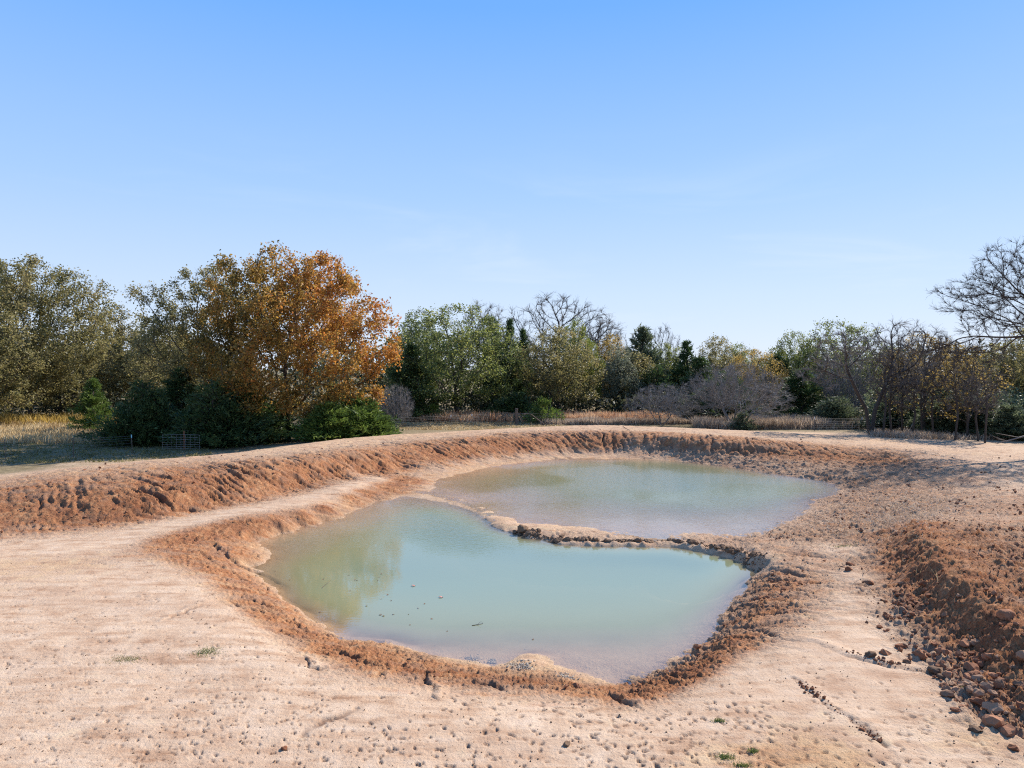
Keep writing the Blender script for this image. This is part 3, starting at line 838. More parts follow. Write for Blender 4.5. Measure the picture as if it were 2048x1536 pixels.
def branch_mesh(mb, nodes, parent, r, taper_len=.15):
    i = np.arange(1, len(nodes)); p = parent[1:]
    d = nodes[i] - nodes[p]
    P0 = nodes[p]; P1 = nodes[i] + d * .06
    for lo, hi, s in ((.09, 9, 7), (.035, .09, 5), (0, .035, 3)):
        m = (r[i] >= lo) & (r[i] < hi)
        if m.any():
            V, Q = tubes(P0[m], P1[m], np.minimum(r[p][m], r[i][m] * 1.35), r[i][m], s)
            mb.add(V, Q)

def rand_unit(rng, n):
    v = rng.normal(size=(n, 3)); return v / np.linalg.norm(v, axis=1)[:, None]

def leaves(mb, rng, C, size, tint, tri_only=False):
    n = len(C)
    u = rand_unit(rng, n); w = np.cross(u, rand_unit(rng, n)); w /= np.linalg.norm(w, axis=1)[:, None] + 1e-9
    s = size * rng.uniform(.6, 1.3, n)[:, None]
    a = C + u * s * .6; b = C + w * s * .36; c = C - u * s * .6; d = C - w * s * .36 + u * s * .1
    V = np.stack([a, b, c, d], 1).reshape(-1, 3)
    k = (np.arange(n) * 4)[:, None]
    mb.add(V, np.concatenate([k, k + 1, k + 2, k + 3], 1), np.repeat(tint, 4))

def twigs(mb, rng, B, D, L, r, seg=1):
    """thin three sided spikes from points B along D"""
    V, Q = tubes(B, B + D * L[:, None], r, r * .35, 3)
    mb.add(V, Q)

def lobes_points(rng, lobes, n, shell=.55):
    L = np.array(lobes, float); vol = L[:, 3] * L[:, 4] * L[:, 5]
    pick = rng.choice(len(L), n * 3, p=vol / vol.sum())
    d = rand_unit(rng, n * 3); rad = rng.random(n * 3) ** (1 / 3)
    rad = np.where(rng.random(n * 3) < shell, .72 + .28 * rad, rad)
    P = L[pick, :3] + d * rad[:, None] * L[pick, 3:6]
    P = P[P[:, 2] > .3]
    return P[:n]

def tint_field(P, rng, f=.35, amp=.32, jit=.16, base=.5):
    a = gnoise(P[:, 0] * f + P[:, 2] * .21, P[:, 1] * f - P[:, 2] * f)
    return np.clip(base + amp * a + rng.normal(0, jit, len(P)), 0, 1)

def broadleaf(seed, lobes, trunk_h, lean=(0, 0), n_attr=900, step=.38, kill=.55, tip=.013, nleaf=9000, lsize=.16, spread=.28, leaf_r=.035, twig_n=1500, twig_l=.35, sparse=None, trop=.06, forks=None, tintf=None):
    rng = np.random.default_rng(seed)
    attr = lobes_points(rng, lobes, n_attr)
    nt_ = max(3, int(trunk_h / step))
    tp = [np.array([lean[0] * (k / nt_) ** 1.3 + .04 * math.sin(k * 1.1 + seed), lean[1] * (k / nt_) ** 1.3 + .04 * math.cos(k * 1.7), trunk_h * k / nt_]) for k in range(nt_ + 1)]
    nodes, parent = colonize(rng, attr, tp, step, kill, (0, 0, trop))
    r, kids = radii(parent, tip)
    r[:2] *= [1.35, 1.1]
    wood = MB(); branch_mesh(wood, nodes, parent, r)
    fine = np.nonzero(r < leaf_r)[0]
    tips = fine
    if twig_n:
        b = rng.choice(tips, twig_n)
        out = nodes[b] - nodes[parent[b]]; out /= np.linalg.norm(out, axis=1)[:, None] + 1e-9
        D = out + rand_unit(rng, twig_n) * .8; D /= np.linalg.norm(D, axis=1)[:, None]
        twigs(wood, rng, nodes[b], D, twig_l * rng.uniform(.5, 1.3, twig_n), np.full(twig_n, .008))
    crown = None
    if nleaf:
        crown = MB()
        w = np.ones(len(tips))
        if sparse is not None:
            P = nodes[tips]; w = np.clip(sparse(P), .0, 1)
        # leaves sit in clumps: some twigs carry many, some none
        w = w * rng.gamma(.9, 1.0, len(tips)); w /= w.sum()
        b = rng.choice(tips, nleaf, p=w)
        C = nodes[b] + rng.normal(0, spread, (nleaf, 3))
        t = tintf(C, rng) if tintf else tint_field(C, rng)
        leaves(crown, rng, C, lsize, t)
    return wood, crown

def cedar(seed, H, Rr, sprays=2600, trunk_from=.0, power=.8, multi=1, size=.34, droop=.12):
    """evergreen of many upswept branches; each branch carries pointed sprays"""
    rng = np.random.default_rng(seed)
    wood, crown = MB(), MB()
    for mtree in range(multi):
        ox, oy = (0, 0) if mtree == 0 else (rng.uniform(-.55, .55) * Rr, rng.uniform(-.55, .55) * Rr)
        h = H if mtree == 0 else H * rng.uniform(.6, .95); rad = Rr if multi == 1 else Rr * rng.uniform(.5, .75)
        z = np.linspace(0, h, 8); P = np.stack([ox + .03 * np.sin(z), oy + 0 * z, z], 1)
        V, Q = tubes(P[:-1], P[1:], .02 * h * (1 - z[:-1] / h) + .02, .02 * h * (1 - z[1:] / h) + .02, 6); wood.add(V, Q)
        nb = int(46 + 14 * h)
        zb = h * (trunk_from + (1 - trunk_from) * rng.random(nb) ** 1.15) * .97
        az = rng.uniform(0, 2 * math.pi, nb)
        lump = 1 + .34 * gnoise(az * 1.1 + seed, zb * .8) + rng.normal(0, .20, nb)
        Lb = rad * np.clip(1 - zb / h, 0.02, 1) ** power * lump + .12
        up = .25 + .9 * (zb / h)
        dirs = np.stack([np.cos(az), np.sin(az), up], 1); dirs /= np.linalg.norm(dirs, axis=1)[:, None]
        B0 = np.stack([ox + 0 * zb, oy + 0 * zb, np.maximum(zb - Lb * up * .35, .1)], 1)
        B1 = B0 + dirs * Lb[:, None] * (1 + .15 * up[:, None])
        V, Q = tubes(B0, B1, .018 + Lb * .008, np.full(nb, .006), 3); wood.add(V, Q)
        ns = int(sprays / multi)
        pick = rng.choice(nb, ns, p=(Lb + .25) / (Lb + .25).sum())
        t = 1 - rng.random(ns) ** 1.5 * .8
        wid = .10 + .16 * Lb[pick] * (1.15 - t)
        C = B0[pick] + (B1 - B0)[pick] * t[:, None] + rng.normal(0, 1, (ns, 3)) * wid[:, None]
        C[:, 2] = np.maximum(C[:, 2], .12)
        D = dirs[pick] + rand_unit(rng, ns) * .75 + np.array([0, 0, .25]); D /= np.linalg.norm(D, axis=1)[:, None]
        tt = tint_field(C, rng, .7, .25, .17, .45)
        for k in range(2):
            W = np.cross(D, rand_unit(rng, ns)); W /= np.linalg.norm(W, axis=1)[:, None] + 1e-9
            s = (size * rng.uniform(.6, 1.3, ns))[:, None]
            Dk = D + W * (.35 * (k * 2 - 1))
            a = C - W * s * .17; b = C + W * s * .17; c = C + Dk * s
            V = np.stack([a, b, c], 1).reshape(-1, 3); kk = (np.arange(ns) * 3)[:, None]
            crown.add(V, np.concatenate([kk, kk + 1, kk + 2], 1), np.repeat(tt, 3))
    return wood, crown

def bare(seed, lobes, trunk_h, n_attr=900, step=.3, kill=.4, tip=.010, twig_n=6000, twig_l=.45, stems=1, lean=(0, 0), trop=.05, twig_r=.007, jitter=.08, stem_r=.3, second=.6):
    rng = np.random.default_rng(seed)
    wood, tw = MB(), MB()
    attr = lobes_points(rng, lobes, n_attr, .35)
    for s in range(stems):
        a = 2 * math.pi * s / stems + rng.uniform(-.3, .3)
        mine = attr if stems == 1 else attr[((np.arctan2(attr[:, 1], attr[:, 0]) - a + math.pi) % (2 * math.pi) - math.pi).__abs__() < math.pi / stems + .25]
        nt_ = max(3, int(trunk_h / step)); off = stem_r if stems > 1 else 0
        tp = [np.array([off * math.cos(a) * (.3 + k / nt_ * 1.4) + lean[0] * (k / nt_) ** 1.3, off * math.sin(a) * (.3 + k / nt_ * 1.4) + lean[1] * (k / nt_) ** 1.3, trunk_h * k / nt_]) for k in range(nt_ + 1)]
        nodes, parent = colonize(rng, mine, tp, step, kill, (0, 0, trop), jitter, .8)
        r, kids = radii(parent, tip)
        branch_mesh(wood, nodes, parent, r)
        m = twig_n // stems
        f = np.nonzero(r < tip * 3.2)[0]
        b = rng.choice(f, m)
        out = nodes[b] - nodes[parent[b]]; out /= np.linalg.norm(out, axis=1)[:, None] + 1e-9
        D = out + rand_unit(rng, m) * .65 + np.array([0, 0, .15]); D /= np.linalg.norm(D, axis=1)[:, None]
        L = twig_l * rng.uniform(.4, 1.4, m)
        twigs(tw, rng, nodes[b], D, L, np.full(m, twig_r))
        m2 = int(m * second); k = rng.choice(m, m2)
        B2 = nodes[b][k] + D[k] * (L[k] * rng.uniform(.3, .9, m2))[:, None]
        D2 = D[k] + rand_unit(rng, m2) * .8; D2 /= np.linalg.norm(D2, axis=1)[:, None]
        twigs(tw, rng, B2, D2, .5 * L[k], np.full(m2, twig_r * .7))
    return wood, tw

# ---- species meshes ----------------------------------------------------------
SPEC = {}
def spec(name, wood, crown, bark, leafmat, second='crown', tint=True):
    w = wood.mesh(name + '_wood', bark)
    c = crown.mesh(name + '_' + second, leafmat, tint=tint) if crown else None
    SPEC[name] = (w, c, second)

def ob_mat(o, m):
    o.material_slots[0].link = 'OBJECT'; o.material_slots[0].material = m

TREES = []
def plant(spec_name, name, label, cat, px, D, base_h=0.0, scale=(1, 1, 1), rz=0.0, group=None, leaf=None, bark=None, z=None):
    w, c, second = SPEC[spec_name]
    x, y = at_dist(px, D)
    if z is None: z = float(height([x], [y])[0][0]) - .05
    r = empty(name, (x, y, z + base_h), rz)
    r.scale = scale
    tag(r, label, cat, group)
    a = link('trunk', w, r)
    if bark: ob_mat(a, bark)
    if c:
        b = link(second, c, r)
        if leaf: ob_mat(b, leaf)
    TREES.append(r)
    return r

# hero: the orange oak (world metres, base at x 575 px, 60 m away; 23 m wide, 16 m high)
HO = 60.0
def hx(px): return (px - 575) / F_PX * HO
def hz(py): return top_height(py, HO)
lob_o = []
def lobe(px, py, rpx, rpy, dy=0, ry=None, D=HO, ref=575):
    k = D / F_PX
    return ((px - ref) * k, dy, top_height(py, D), rpx * k, ry if ry else rpx * k, rpy * k)
lob_o = [lobe(560, 545, 75, 48), lobe(640, 560, 70, 52, 1), lobe(470, 560, 65, 48, 1), lobe(700, 610, 55, 50, -1), lobe(600, 640, 95, 60, -2.5, 3.5), lobe(500, 650, 90, 70, 1),
         lobe(755, 680, 52, 75, 0), lobe(680, 700, 80, 60, -3, 3), lobe(560, 730, 95, 60, -3, 3), lobe(640, 775, 85, 50, -3, 2.5), lobe(520, 790, 70, 45, -2.5, 2.5), lobe(420, 650, 70, 60, 1), lobe(740, 790, 30, 35, -1), lobe(450, 720, 70, 70, 0), lobe(600, 620, 110, 90, 3.5, 4)]
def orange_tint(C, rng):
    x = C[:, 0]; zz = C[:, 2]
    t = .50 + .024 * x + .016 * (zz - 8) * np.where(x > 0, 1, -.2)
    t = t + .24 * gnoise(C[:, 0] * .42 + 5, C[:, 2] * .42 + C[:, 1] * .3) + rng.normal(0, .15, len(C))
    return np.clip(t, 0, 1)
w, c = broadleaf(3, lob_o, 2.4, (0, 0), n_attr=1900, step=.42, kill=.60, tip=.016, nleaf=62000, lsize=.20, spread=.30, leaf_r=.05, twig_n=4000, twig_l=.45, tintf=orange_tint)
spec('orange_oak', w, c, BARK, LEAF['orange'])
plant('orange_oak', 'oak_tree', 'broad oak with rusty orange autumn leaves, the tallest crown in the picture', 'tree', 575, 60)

lob_l = [lobe(400, 570, 60, 45, 2, D=64, ref=440), lobe(330, 610, 55, 45, 1, D=64, ref=440), lobe(290, 590, 38, 25, 0, D=64, ref=440), lobe(360, 680, 80, 60, 0, D=64, ref=440), lobe(450, 620, 60, 70, 3, D=64, ref=440), lobe(300, 720, 70, 55, 2, D=64, ref=440), lobe(420, 740, 90, 50, 0, D=64, ref=440)]
w, c = broadleaf(5, lob_l, 2.2, (-.8, 0), n_attr=1300, step=.42, kill=.62, tip=.016, nleaf=26000, lsize=.17, spread=.24, leaf_r=.045, twig_n=5000, twig_l=.5)
spec('left_oak', w, c, BARK, LEAF['olive'])
plant('left_oak', 'oak_tree', 'sparse dark olive oak leaning left out of the big orange oak', 'tree', 440, 64)

D_A = 80.0
lob_a = [lobe(60, 570, 90, 50, D=D_A, ref=60), lobe(150, 600, 70, 55, D=D_A, ref=60), lobe(-30, 580, 80, 60, 1, D=D_A, ref=60), lobe(40, 650, 110, 70, -3, 5, D=D_A, ref=60), lobe(170, 680, 75, 60, -2, D=D_A, ref=60), lobe(-80, 680, 70, 80, D=D_A, ref=60), lobe(60, 740, 110, 50, -3, 4, D=D_A, ref=60)]
w, c = broadleaf(8, lob_a, 3.0, (0, 0), n_attr=1800, step=.5, kill=.72, tip=.018, nleaf=56000, lsize=.21, spread=.34, leaf_r=.06, twig_n=5000, twig_l=.55)
spec('olive_oak', w, c, BARK, LEAF['olive'])
plant('olive_oak', 'oak_tree', 'large olive oak at the left edge behind the straw field', 'tree', 60, D_A)

def unit_lobes(kind):
    if kind == 'round': return [(0, 0, 7.6, 3.2, 3.2, 2.3), (-2.4, .5, 6, 2.6, 2.6, 2.4), (2.5, -.3, 5.8, 2.6, 2.6, 2.5), (0, -2.2, 5, 3, 2.6, 2.6), (1, 2.2, 5.4, 3, 2.6, 2.6), (-1.5, -1, 3, 3, 2.6, 1.6), (2, .6, 2.9, 2.6, 2.6, 1.6)]
    if kind == 'tall': return [(0, 0, 8.2, 1.8, 1.8, 1.8), (-1, .4, 6.4, 2.2, 2.1, 2), (1.2, -.3, 6, 2.2, 2.1, 2.2), (0, -1, 4, 2.7, 2.3, 2), (.8, 1, 3.6, 2.6, 2.3, 1.8)]
    if kind == 'ragged': return [(-1.8, 0, 8, 1.5, 1.6, 1.4), (1.2, .5, 8.6, 1.7, 1.7, 1.4), (3, -.3, 6.8, 1.8, 1.8, 1.5), (-3, .2, 6, 1.9, 1.8, 1.6), (0, -.8, 5.6, 2.4, 2.2, 1.8), (1.5, .8, 3.6, 2.6, 2.2, 1.5), (-1.8, .6, 3.4, 2.4, 2.2, 1.5)]
w, c = broadleaf(12, unit_lobes('round'), 1.6, (0, 0), n_attr=1150, step=.34, kill=.48, nleaf=24000, lsize=.15, spread=.22, leaf_r=.04, twig_n=2500)
spec('round', w, c, BARK, LEAF['green'])
w, c = broadleaf(14, unit_lobes('tall'), 1.8, (.1, 0), n_attr=900, step=.32, kill=.46, nleaf=16000, lsize=.15, spread=.20, leaf_r=.04, twig_n=2200)
spec('tall', w, c, BARK, LEAF['olive'])
w, c = broadleaf(17, unit_lobes('ragged'), 1.9, (-.2, 0), n_attr=850, step=.34, kill=.46, nleaf=12500, lsize=.16, spread=.22, leaf_r=.04, twig_n=2500)
spec('ragged', w, c, BARK, LEAF['green'])
w, c = broadleaf(19, unit_lobes('ragged'), 2.0, (.2, 0), n_attr=800, step=.34, kill=.46, nleaf=1900, lsize=.17, spread=.2, leaf_r=.04, twig_n=6000, twig_l=.5)
spec('thin', w, c, BARK, LEAF['amber'])
for nm, sd, H, Rr, sp, kw in (('cone', 31, 9, 2.4, 6500, {}), ('cone_b', 32, 9, 2.0, 5200, dict(power=1.0)), ('bush', 33, 6.5, 4.0, 13000, dict(multi=5, power=.55)), ('bush_b', 34, 4.5, 3.4, 8000, dict(multi=4, power=.5)), ('small', 35, 2.2, 1.3, 1800, dict(size=.24))):
    w, c = cedar(sd, H, Rr, sp, **kw)
    spec('cedar_' + nm, w, c, BARK, LEAF['cedar'])
shrub_l = [(0, 0, 3.6, 3.6, 3.4, 2.0), (-2.6, 0, 2.7, 2.4, 2.4, 1.7), (2.6, .3, 2.8, 2.4, 2.4, 1.8), (0, -1.6, 2.6, 3, 2.2, 1.6)]
w, c = bare(41, shrub_l, .5, n_attr=1500, step=.24, kill=.34, twig_n=9000, twig_l=.5, stems=5, stem_r=.35, tip=.008)
spec('bare_shrub', w, c, BARK_P, BARK_P, 'twigs', False)
tall_l = [(0, 0, 8.6, 2.0, 1.9, 1.5), (-1.9, .3, 7.2, 1.9, 1.8, 1.8), (2.1, -.2, 7.0, 1.9, 1.8, 1.9), (0, .2, 5.8, 2.6, 2.4, 1.8), (-2.8, 0, 5.0, 1.6, 1.6, 1.3), (2.9, 0, 5.0, 1.6, 1.6, 1.3)]
w, c = bare(43, tall_l, 2.6, n_attr=1000, step=.3, kill=.42, twig_n=4200, twig_l=.5, tip=.015, trop=.14, twig_r=.009)
spec('bare_tall', w, c, BARK, BARK_G, 'twigs', False)
fork_l = [(-2.2, 0, 7.4, 1.8, 1.7, 1.6), (1.9, .2, 8.3, 1.9, 1.7, 1.5), (0, .3, 7.2, 1.6, 1.6, 1.5), (-3.2, 0, 5.4, 1.5, 1.5, 1.3), (3.1, 0, 6.2, 1.5, 1.5, 1.4), (2.6, 0, 4.4, 1.3, 1.3, 1.0)]
w, c = bare(47, fork_l, 2.2, n_attr=1000, step=.3, kill=.42, twig_n=4200, twig_l=.5, tip=.017, stems=2, stem_r=.22, trop=.16, twig_r=.009)
spec('forked', w, c, BARK, BARK_P, 'twigs', False)
slim_l = [(0, 0, 6.8, 1.5, 1.5, 1.6), (.6, .2, 5.2, 1.5, 1.5, 1.3), (-.7, 0, 4.6, 1.3, 1.3, 1.2)]
w, c = bare(45, slim_l, 2.9, n_attr=300, step=.26, kill=.36, twig_n=1500, twig_l=.42, tip=.017, lean=(.25, 0))
spec('slim', w, c, BARK, BARK_G, 'twigs', False)

def fit(spec_name, name, label, cat, px, D, top_py, wpx, mats=None, rz=0.0, bark=None, sink=0.0, group=None):
    w, c, s = SPEC[spec_name]
    me = c or w
    co = np.empty(len(me.vertices) * 3, np.float32); me.vertices.foreach_get('co', co); co = co.reshape(-1, 3)
    ext = np.percentile(np.abs(co[:, 0]), 98) + np.percentile(np.abs(co[:, 1]), 98)
    hgt = np.percentile(co[:, 2], 99.7)
    W = wpx / F_PX * D; H = top_height(top_py, D) + sink
    s3 = (W / ext, W / ext, H / hgt)
    return plant(spec_name, name, label, cat, px, D, -sink, s3, rz, group, leaf=mats, bark=bark)
L = LEAF
# ---- left group
fit('tall', 'oak_tree', 'olive brown oak between the left edge oak and the leaning oak', 'tree', 235, 92, 612, 150, L['olive'], 1.0)
fit('round', 'oak_tree', 'low olive oak under the big left edge oak, behind the tall straw', 'tree', 120, 83, 690, 210, L['olive'], 2.2)
fit('round', 'oak_tree', 'olive oak cut by the left frame edge', 'tree', -60, 70, 600, 230, L['olive'], .4)
fit('tall', 'oak_tree', 'brownish olive oak behind the dark cedars, left of the orange oak', 'tree', 330, 90, 650, 190, L['olive'], 4.0)
fit('cedar_cone', 'cedar_tree', 'bright green cedar lit by the sun at the end of the straw field', 'tree', 186, 68, 757, 80, L['juniper'], 1)
fit('cedar_bush', 'cedar_tree', 'dark cedar behind the two strand wire and the blue capped fence post', 'tree', 285, 56.5, 765, 150, L['cedar'], 0)
fit('cedar_bush', 'cedar_tree', 'dark cedar with low skirts at the right end of the steel gate', 'tree', 425, 55.5, 765, 190, L['cedar'], 2.0)
fit('cedar_bush', 'cedar_tree', 'dark broad cedar standing under the left half of the orange oak', 'tree', 510, 57.5, 770, 180, L['cedar'], 3.4)
fit('cedar_cone', 'cedar_tree', 'dark cedar rising between the leaning oak and the gate', 'tree', 365, 61, 735, 140, L['cedar'], 2.0)
fit('cedar_bush_b', 'juniper_bush', 'yellow green juniper bush low behind the berm, below the orange oak', 'bush', 655, 55.5, 815, 135, L['juniper'], 0)
fit('cedar_bush_b', 'juniper_bush', 'green juniper bush at the right foot of the orange oak, beside the wire fence', 'bush', 730, 58, 805, 145, L['juniper'], 2.3)
fit('cedar_bush_b', 'juniper_bush', 'darker green juniper between the oak trunk and the bright juniper bushes', 'bush', 680, 62, 768, 150, L['cedar'], 4)
fit('bare_shrub', 'bare_shrub', 'leafless grey shrub between the orange oak and the fence line', 'shrub', 788, 74, 768, 80, None, 1.0)
# ---- centre
fit('cedar_cone', 'cedar_tree', 'dark cedar in the gap right of the orange oak', 'tree', 822, 84, 690, 120, L['cedar'], 0)
fit('tall', 'oak_tree', 'grey green oak top showing right of the orange oak', 'tree', 835, 96, 622, 110, L['green'], 2.6)
fit('round', 'oak_tree', 'rounded dark green oak with yellowing right side behind the fence', 'tree', 912, 86, 612, 235, L['green'], .3)
fit('cedar_small', 'cedar_bush', 'small bright cedar at the foot of the green oak, above the fence wires', 'bush', 866, 82, 806, 50, L['juniper'], .3)
fit('bare_tall', 'bare_tree', 'thin leafless tree top poking out behind the green oak', 'tree', 968, 104, 605, 140, None, 1.3)
fit('cedar_cone_b', 'cedar_tree', 'pointed dark cedar in the notch between the two middle oaks', 'tree', 1020, 92, 640, 75, L['cedar'], 1.4)
fit('cedar_cone_b', 'cedar_tree', 'second pointed cedar just left of the olive oak crown', 'tree', 1047, 96, 660, 70, L['cedar'], 3.1)
fit('cedar_cone', 'cedar_tree', 'dark thin spired cedar rising behind the right shoulder of the green oak', 'tree', 985, 98, 636, 70, L['cedar'], 4.1)
fit('bare_tall', 'bare_tree', 'tall leafless tree spreading above the olive oak in the middle', 'tree', 1118, 106, 588, 190, None, .2)
fit('bare_tall', 'bare_tree', 'leafless crown right of the tallest bare tree', 'tree', 1195, 108, 640, 130, None, 2.2)
fit('round', 'oak_tree', 'olive oak with half thinned leaves behind the timber corner post', 'tree', 1118, 88, 655, 165, L['olive'], 1.8)
fit('tall', 'oak_tree', 'yellow green crown standing behind the olive oak', 'tree', 1150, 94, 640, 80, L['lime'], 3.0)
fit('ragged', 'oak_tree', 'small yellow green tree at the right shoulder of the olive oak', 'tree', 1180, 90, 688, 50, L['lime'], .6)
fit('cedar_small', 'cedar_bush', 'bright green cedar bush behind the diagonal brace of the fence', 'bush', 1086, 79.5, 792, 70, L['juniper'], .3)
fit('cedar_bush_b', 'cedar_bush', 'dark cedar thicket under the gap between the two middle oaks', 'bush', 1035, 84, 785, 90, L['cedar'], 1.3)
fit('tall', 'oak_tree', 'silvery grey green tree right of the olive oak', 'tree', 1238, 92, 692, 85, L['greygreen'], 5.0)
fit('ragged', 'oak_tree', 'brownish thin leaved tree top behind the silvery tree', 'tree', 1225, 102, 668, 90, L['amber'], 1.0)
fit('cedar_cone', 'cedar_tree', 'flat branched cedar with a pointed top on the skyline', 'tree', 1284, 98, 655, 130, L['dullcedar'], .0)
fit('bare_tall', 'bare_tree', 'bundle of upright bare branches beside the skyline cedar', 'tree', 1322, 104, 650, 70, None, 3.0)
fit('cedar_bush', 'cedar_tree', 'dark cedar behind the smaller bare shrub', 'tree', 1310, 92, 735, 120, L['cedar'], 2.0)
fit('cedar_cone_b', 'cedar_tree', 'dark cedar left of the olive skyline oak', 'tree', 1374, 96, 683, 90, L['cedar'], 2.0)
fit('cedar_cone', 'cedar_tree', 'dark green cedar low between the two bare shrubs', 'tree', 1400, 90, 715, 110, L['cedar'], 5.2)
fit('ragged', 'oak_tree', 'olive oak on the skyline above the larger bare shrub', 'tree', 1436, 96, 672, 110, L['olive'], .9)
fit('round', 'oak_tree', 'golden brown oak behind the right half of the larger bare shrub', 'tree', 1510, 88, 700, 120, L['amber'], 2.4)
fit('bare_shrub', 'bare_shrub', 'smaller vase shaped leafless shrub behind the berm', 'shrub', 1324, 77, 765, 125, None, 0.3)
fit('bare_shrub', 'bare_shrub', 'larger wide leafless shrub behind the berm', 'shrub', 1472, 73, 722, 200, None, 2.0)
fit('cedar_small', 'cedar_bush', 'small grey green cedar at the foot of the larger bare shrub', 'bush', 1487, 71, 822, 62, L['dullcedar'], 2.0)
fit('round', 'oak_tree', 'dark olive oak between the skyline cedar and the pointed cedar right of it', 'tree', 1335, 100, 688, 110, L['green'], 1.9)
fit('tall', 'oak_tree', 'green oak directly behind the smaller bare shrub', 'tree', 1270, 94, 705, 120, L['olive'], 3.3)
fit('round', 'oak_tree', 'dull green oak filling the skyline between the olive and golden oaks', 'tree', 1475, 100, 690, 110, L['green'], 4.4)
fit('cedar_cone', 'cedar_tree', 'dark cedar just right of the golden oak at mid height', 'tree', 1555, 90, 712, 100, L['cedar'], 2.9)
fit('cedar_bush', 'cedar_tree', 'dark green thicket cedar behind the larger bare shrub', 'tree', 1450, 84, 745, 150, L['cedar'], 4.9)
# ---- right
fit('round', 'oak_tree', 'dark green skyline oak right of the golden oak', 'tree', 1590, 92, 666, 120, L['green'], 3.6)
fit('ragged', 'oak_tree', 'open crowned green oak highest in the right part of the skyline', 'tree', 1690, 88, 642, 150, L['green'], 2.0)
fit('cedar_cone', 'cedar_tree', 'deep green cedar behind the grey weeds', 'tree', 1605, 80, 738, 125, L['cedar'], 1.0)
fit('cedar_bush', 'cedar_tree', 'dull green cedar bending over the end of the wire fence', 'tree', 1680, 73, 795, 120, L['dullcedar'], 3.0)
fit('bare_shrub', 'bare_tree', 'purplish leafless thicket tree above the deep green cedar', 'tree', 1690, 79, 705, 120, BARK_G, 1.0, sink=0)
fit('forked', 'bare_tree', 'forked leafless tree with the thickest trunk where the bare ground begins', 'tree', 1742, 64, 642, 190, None, .15)
fit('bare_tall', 'bare_tree', 'leafless brown tree right of the forked bare tree', 'tree', 1850, 66, 655, 140, None, 2.9)
fit('ragged', 'oak_tree', 'brown leaved tree top behind the leafless brown tree', 'tree', 1860, 80, 668, 120, L['amber'], 2.9)
fit('thin', 'oak_tree', 'thin tree hung with scattered yellow leaves', 'tree', 1935, 62, 690, 150, L['amber'], .4)
fit('thin', 'oak_tree', 'thin tree with few amber leaves behind the trunks', 'tree', 1800, 70, 700, 110, L['amber'], 1.4)
fit('round', 'oak_tree', 'olive tree mass behind the thin yellow leaved tree', 'tree', 1990, 84, 690, 150, L['olive'], 1.4)
fit('round', 'oak_tree', 'olive oak cut by the right frame edge', 'tree', 2090, 78, 640, 170, L['olive'], .4)
slims = [(1768, 66, 'mossy slim trunk just right of the forked tree'), (1784, 67, 'reddish slim trunk, second to the right of the forked tree'), (1806, 68, 'slim trunk leaning a little in the middle of the trunk row'), (1826, 65, 'slim trunk with a pale dead branch leaning on it'), (1845, 66.5, 'slim trunk below the leafless brown tree'), (1868, 64.5, 'slim trunk left of the thick mossy trunk'), (1912, 62, 'thick mossy slim tree at the middle of the right thicket'), (1935, 64, 'slim trunk behind the scattered yellow leaves'), (1958, 61.5, 'slim trunk right of the yellow leaved tree'), (1972, 60, 'slim forked trunk in front of the right cedars')]
for k, (px, D, lab) in enumerate(slims):
    r = fit('slim', 'slim_tree', lab, 'tree', px, D - 2.5, 695 + (k * 37) % 60, 62, None, k * 1.9, group='slim trunks of the right thicket')
fit('cedar_bush_b', 'cedar_tree', 'grey green cedar at the left of the right hand thicket', 'tree', 1905, 65.5, 795, 110, L['dullcedar'], .5)
fit('cedar_bush', 'cedar_tree', 'fresh green cedar filling the right hand thicket', 'tree', 1975, 64, 790, 150, L['dullcedar'], 2.5)
fit('cedar_bush_b', 'cedar_tree', 'green cedar drooping to the ground near the right frame edge', 'tree', 2020, 61, 810, 120, L['dullcedar'], 4.0)
fit('cedar_bush_b', 'cedar_tree', 'dark cedar low among the slim trunks', 'tree', 1800, 73, 790, 130, L['cedar'], 4.0)
fit('cedar_bush_b', 'cedar_tree', 'dark cedar behind the thick mossy trunk', 'tree', 1880, 72, 780, 130, L['cedar'], 1.0)

# the large bare tree at the right frame edge, trunk outside the picture
DB = 50.0
def lb(px, py, rx, ry, dy=0): return lobe(px, py, rx, ry, dy, D=DB, ref=2150)
lob_b = [lb(2010, 530, 55, 45), lb(1950, 590, 62, 40, 1), lb(1960, 650, 60, 35, -1), lb(2060, 560, 70, 60, 2), lb(2150, 480, 90, 50), lb(2250, 560, 90, 60), lb(2080, 640, 80, 50, -2), lb(1960, 700, 95, 28, 2), lb(2030, 610, 90, 50, 0), lb(2220, 660, 80, 50)]
w, c = bare(51, lob_b, 4.2, n_attr=2100, step=.36, kill=.42, twig_n=17000, twig_l=.5, tip=.013, trop=.04, lean=(-.5, 0), twig_r=.009)
spec('big_bare', w, c, BARK, BARK, 'twigs', False)
plant('big_bare', 'bare_tree', 'large dark leafless tree reaching in from the right edge against the sky', 'tree', 2150, DB)

